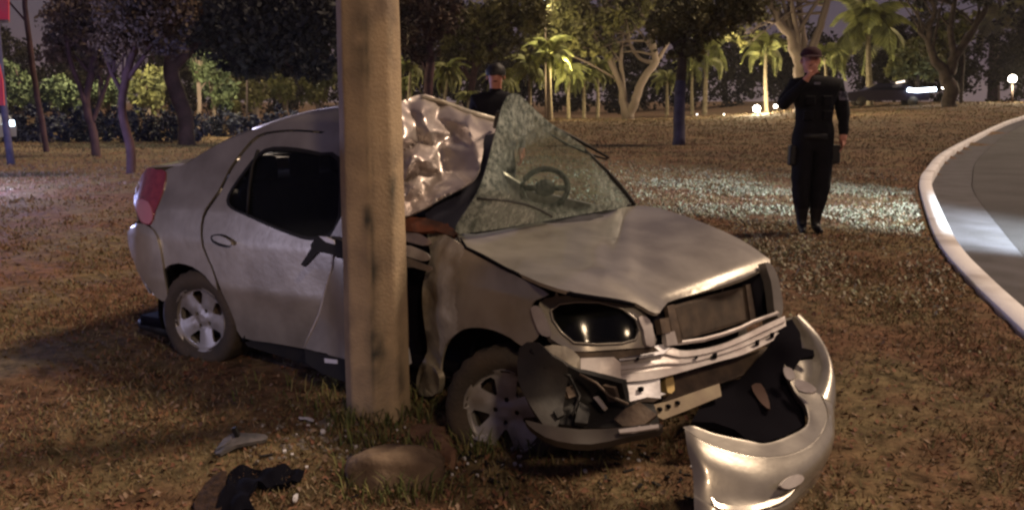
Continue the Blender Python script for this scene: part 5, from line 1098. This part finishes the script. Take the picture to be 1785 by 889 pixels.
        for x, z in ((-.08, 1.28), (.08, 1.28), (-.09, 1.14), (.09, 1.14)):
            b1 = put(MB().box(V((x, -.155 if z > 1.2 else -.135, z)), V((.045, 0, 0)), V((0, .018, 0)), V((0, 0, .045))), 'vest_pouch', M['cloth'], None, False); bevel(b1, .012)
        e = V(armL[0][:3]); s0 = V((.19, 0, 1.435)); ax_ = (e - s0).normalized(); mb = MB(); rows = []
        for u in np.linspace(.28, .62, 6):
            c = s0.lerp(e, u); rr = .078 + (armL[0][3] - .078) * u + .006
            rows.append([c + V((math.cos(a), math.sin(a), 0)) * rr for a in np.linspace(-1.9, .1, 10)])
        put(mb.grid(rows), 'sleeve_patch', M['patch'])
        put(MB().box(V((-.02, -.142, 1.44)), V((.028, 0, 0)), V((0, .004, 0)), V((0, 0, .012))), 'name_tag', mat('grey_tape', (.10, .10, .14), .8), None, False)
    return t
pg = gnd(1409, 406)
rw = (-.140, -.215, 1.475)
person('police officer in navy uniform, hand raised to his face, standing on the lit grass', pg, math.radians(-4), -.062,
       [(-.325, -.06, 1.22, .070), (-.24, -.15, 1.34, .056), (*rw, .034)], [(.270, .02, 1.19, .070), (.278, -.02, 1.06, .058), (.268, -.05, .94, .036)],
       hand(rw, (.42, .0, 1), (.6, -.2, -.1), (.25, .35, .1), .30), hand((.268, -.05, .94), (-.05, -.12, -1), (-.3, -1, 0), (-.8, .1, 0), .25), sc=1.0)
bg_ = at(864, 137, 8.45); bx_, by_ = bg_.x, bg_.y; bgz = gz(bx_, by_)
person('bystander with dark hair behind the wrecked car, seen above the torn roof', V((bx_, by_, bgz)), 0, 0,
       [(-.25, .02, 1.17, .052), (-.26, -.04, .94, .030)], [(.25, .02, 1.17, .052), (.26, -.04, .94, .030)],
       hand((-.26, -.04, .94), (.05, -.12, -1), (.3, -1, 0), (.8, .1, 0), .25), hand((.26, -.04, .94), (-.05, -.12, -1), (-.3, -1, 0), (-.8, .1, 0), .25), cap=False, uniform=False, sc=(bg_.z + .03 - bgz) / 1.67)

# glass crumbs and plastic splinters round the wreck
b = MB()
for i in range(90):
    cx, cy = random.choice([(760, 800), (870, 800), (1050, 790), (560, 760), (1120, 800), (1240, 700)])
    p = gnd(random.gauss(cx, 70), random.gauss(cy, 22)); r_ = random.uniform(.003, .007)
    b.box(p + V((0, 0, .012)), V((r_, r_ * .4, 0)), V((-r_ * .3, r_, r_ * .3)), V((0, 0, r_ * .6)))
tag(b.build('glass_crumbs', M['zinc'], None, False), kind='stuff')
b = MB()
for i in range(70):
    p = gnd(random.gauss(random.choice([700, 900, 1100]), 110), random.gauss(820, 30)); a_ = random.random() * 6.28; L_ = random.uniform(.008, .03)
    b.box(p + V((0, 0, .014)), V((math.cos(a_), math.sin(a_), random.uniform(-.3, .3))) * L_, V((-math.sin(a_), math.cos(a_), 0)) * L_ * .3, V((0, 0, .002)))
tag(b.build('plastic_splinters', M['black'], None, False), kind='stuff')
# night haze between the trees
hm = bpy.data.materials.new('haze'); hm.use_nodes = True; hn = hm.node_tree; hn.nodes.remove(hn.nodes['Principled BSDF'])
pv = hn.nodes.new('ShaderNodeVolumePrincipled'); pv.inputs['Color'].default_value = (.92, .88, .95, 1); pv.inputs['Density'].default_value = .00025; pv.inputs['Anisotropy'].default_value = 0
hn.links.new(pv.outputs[0], hn.nodes['Material Output'].inputs['Volume'])
hz = MB().box((0, 1050, 20), (1600, 0, 0), (0, 1400, 0), (0, 0, 22)).build('haze', hm, None, False); tag(hz, kind='stuff')
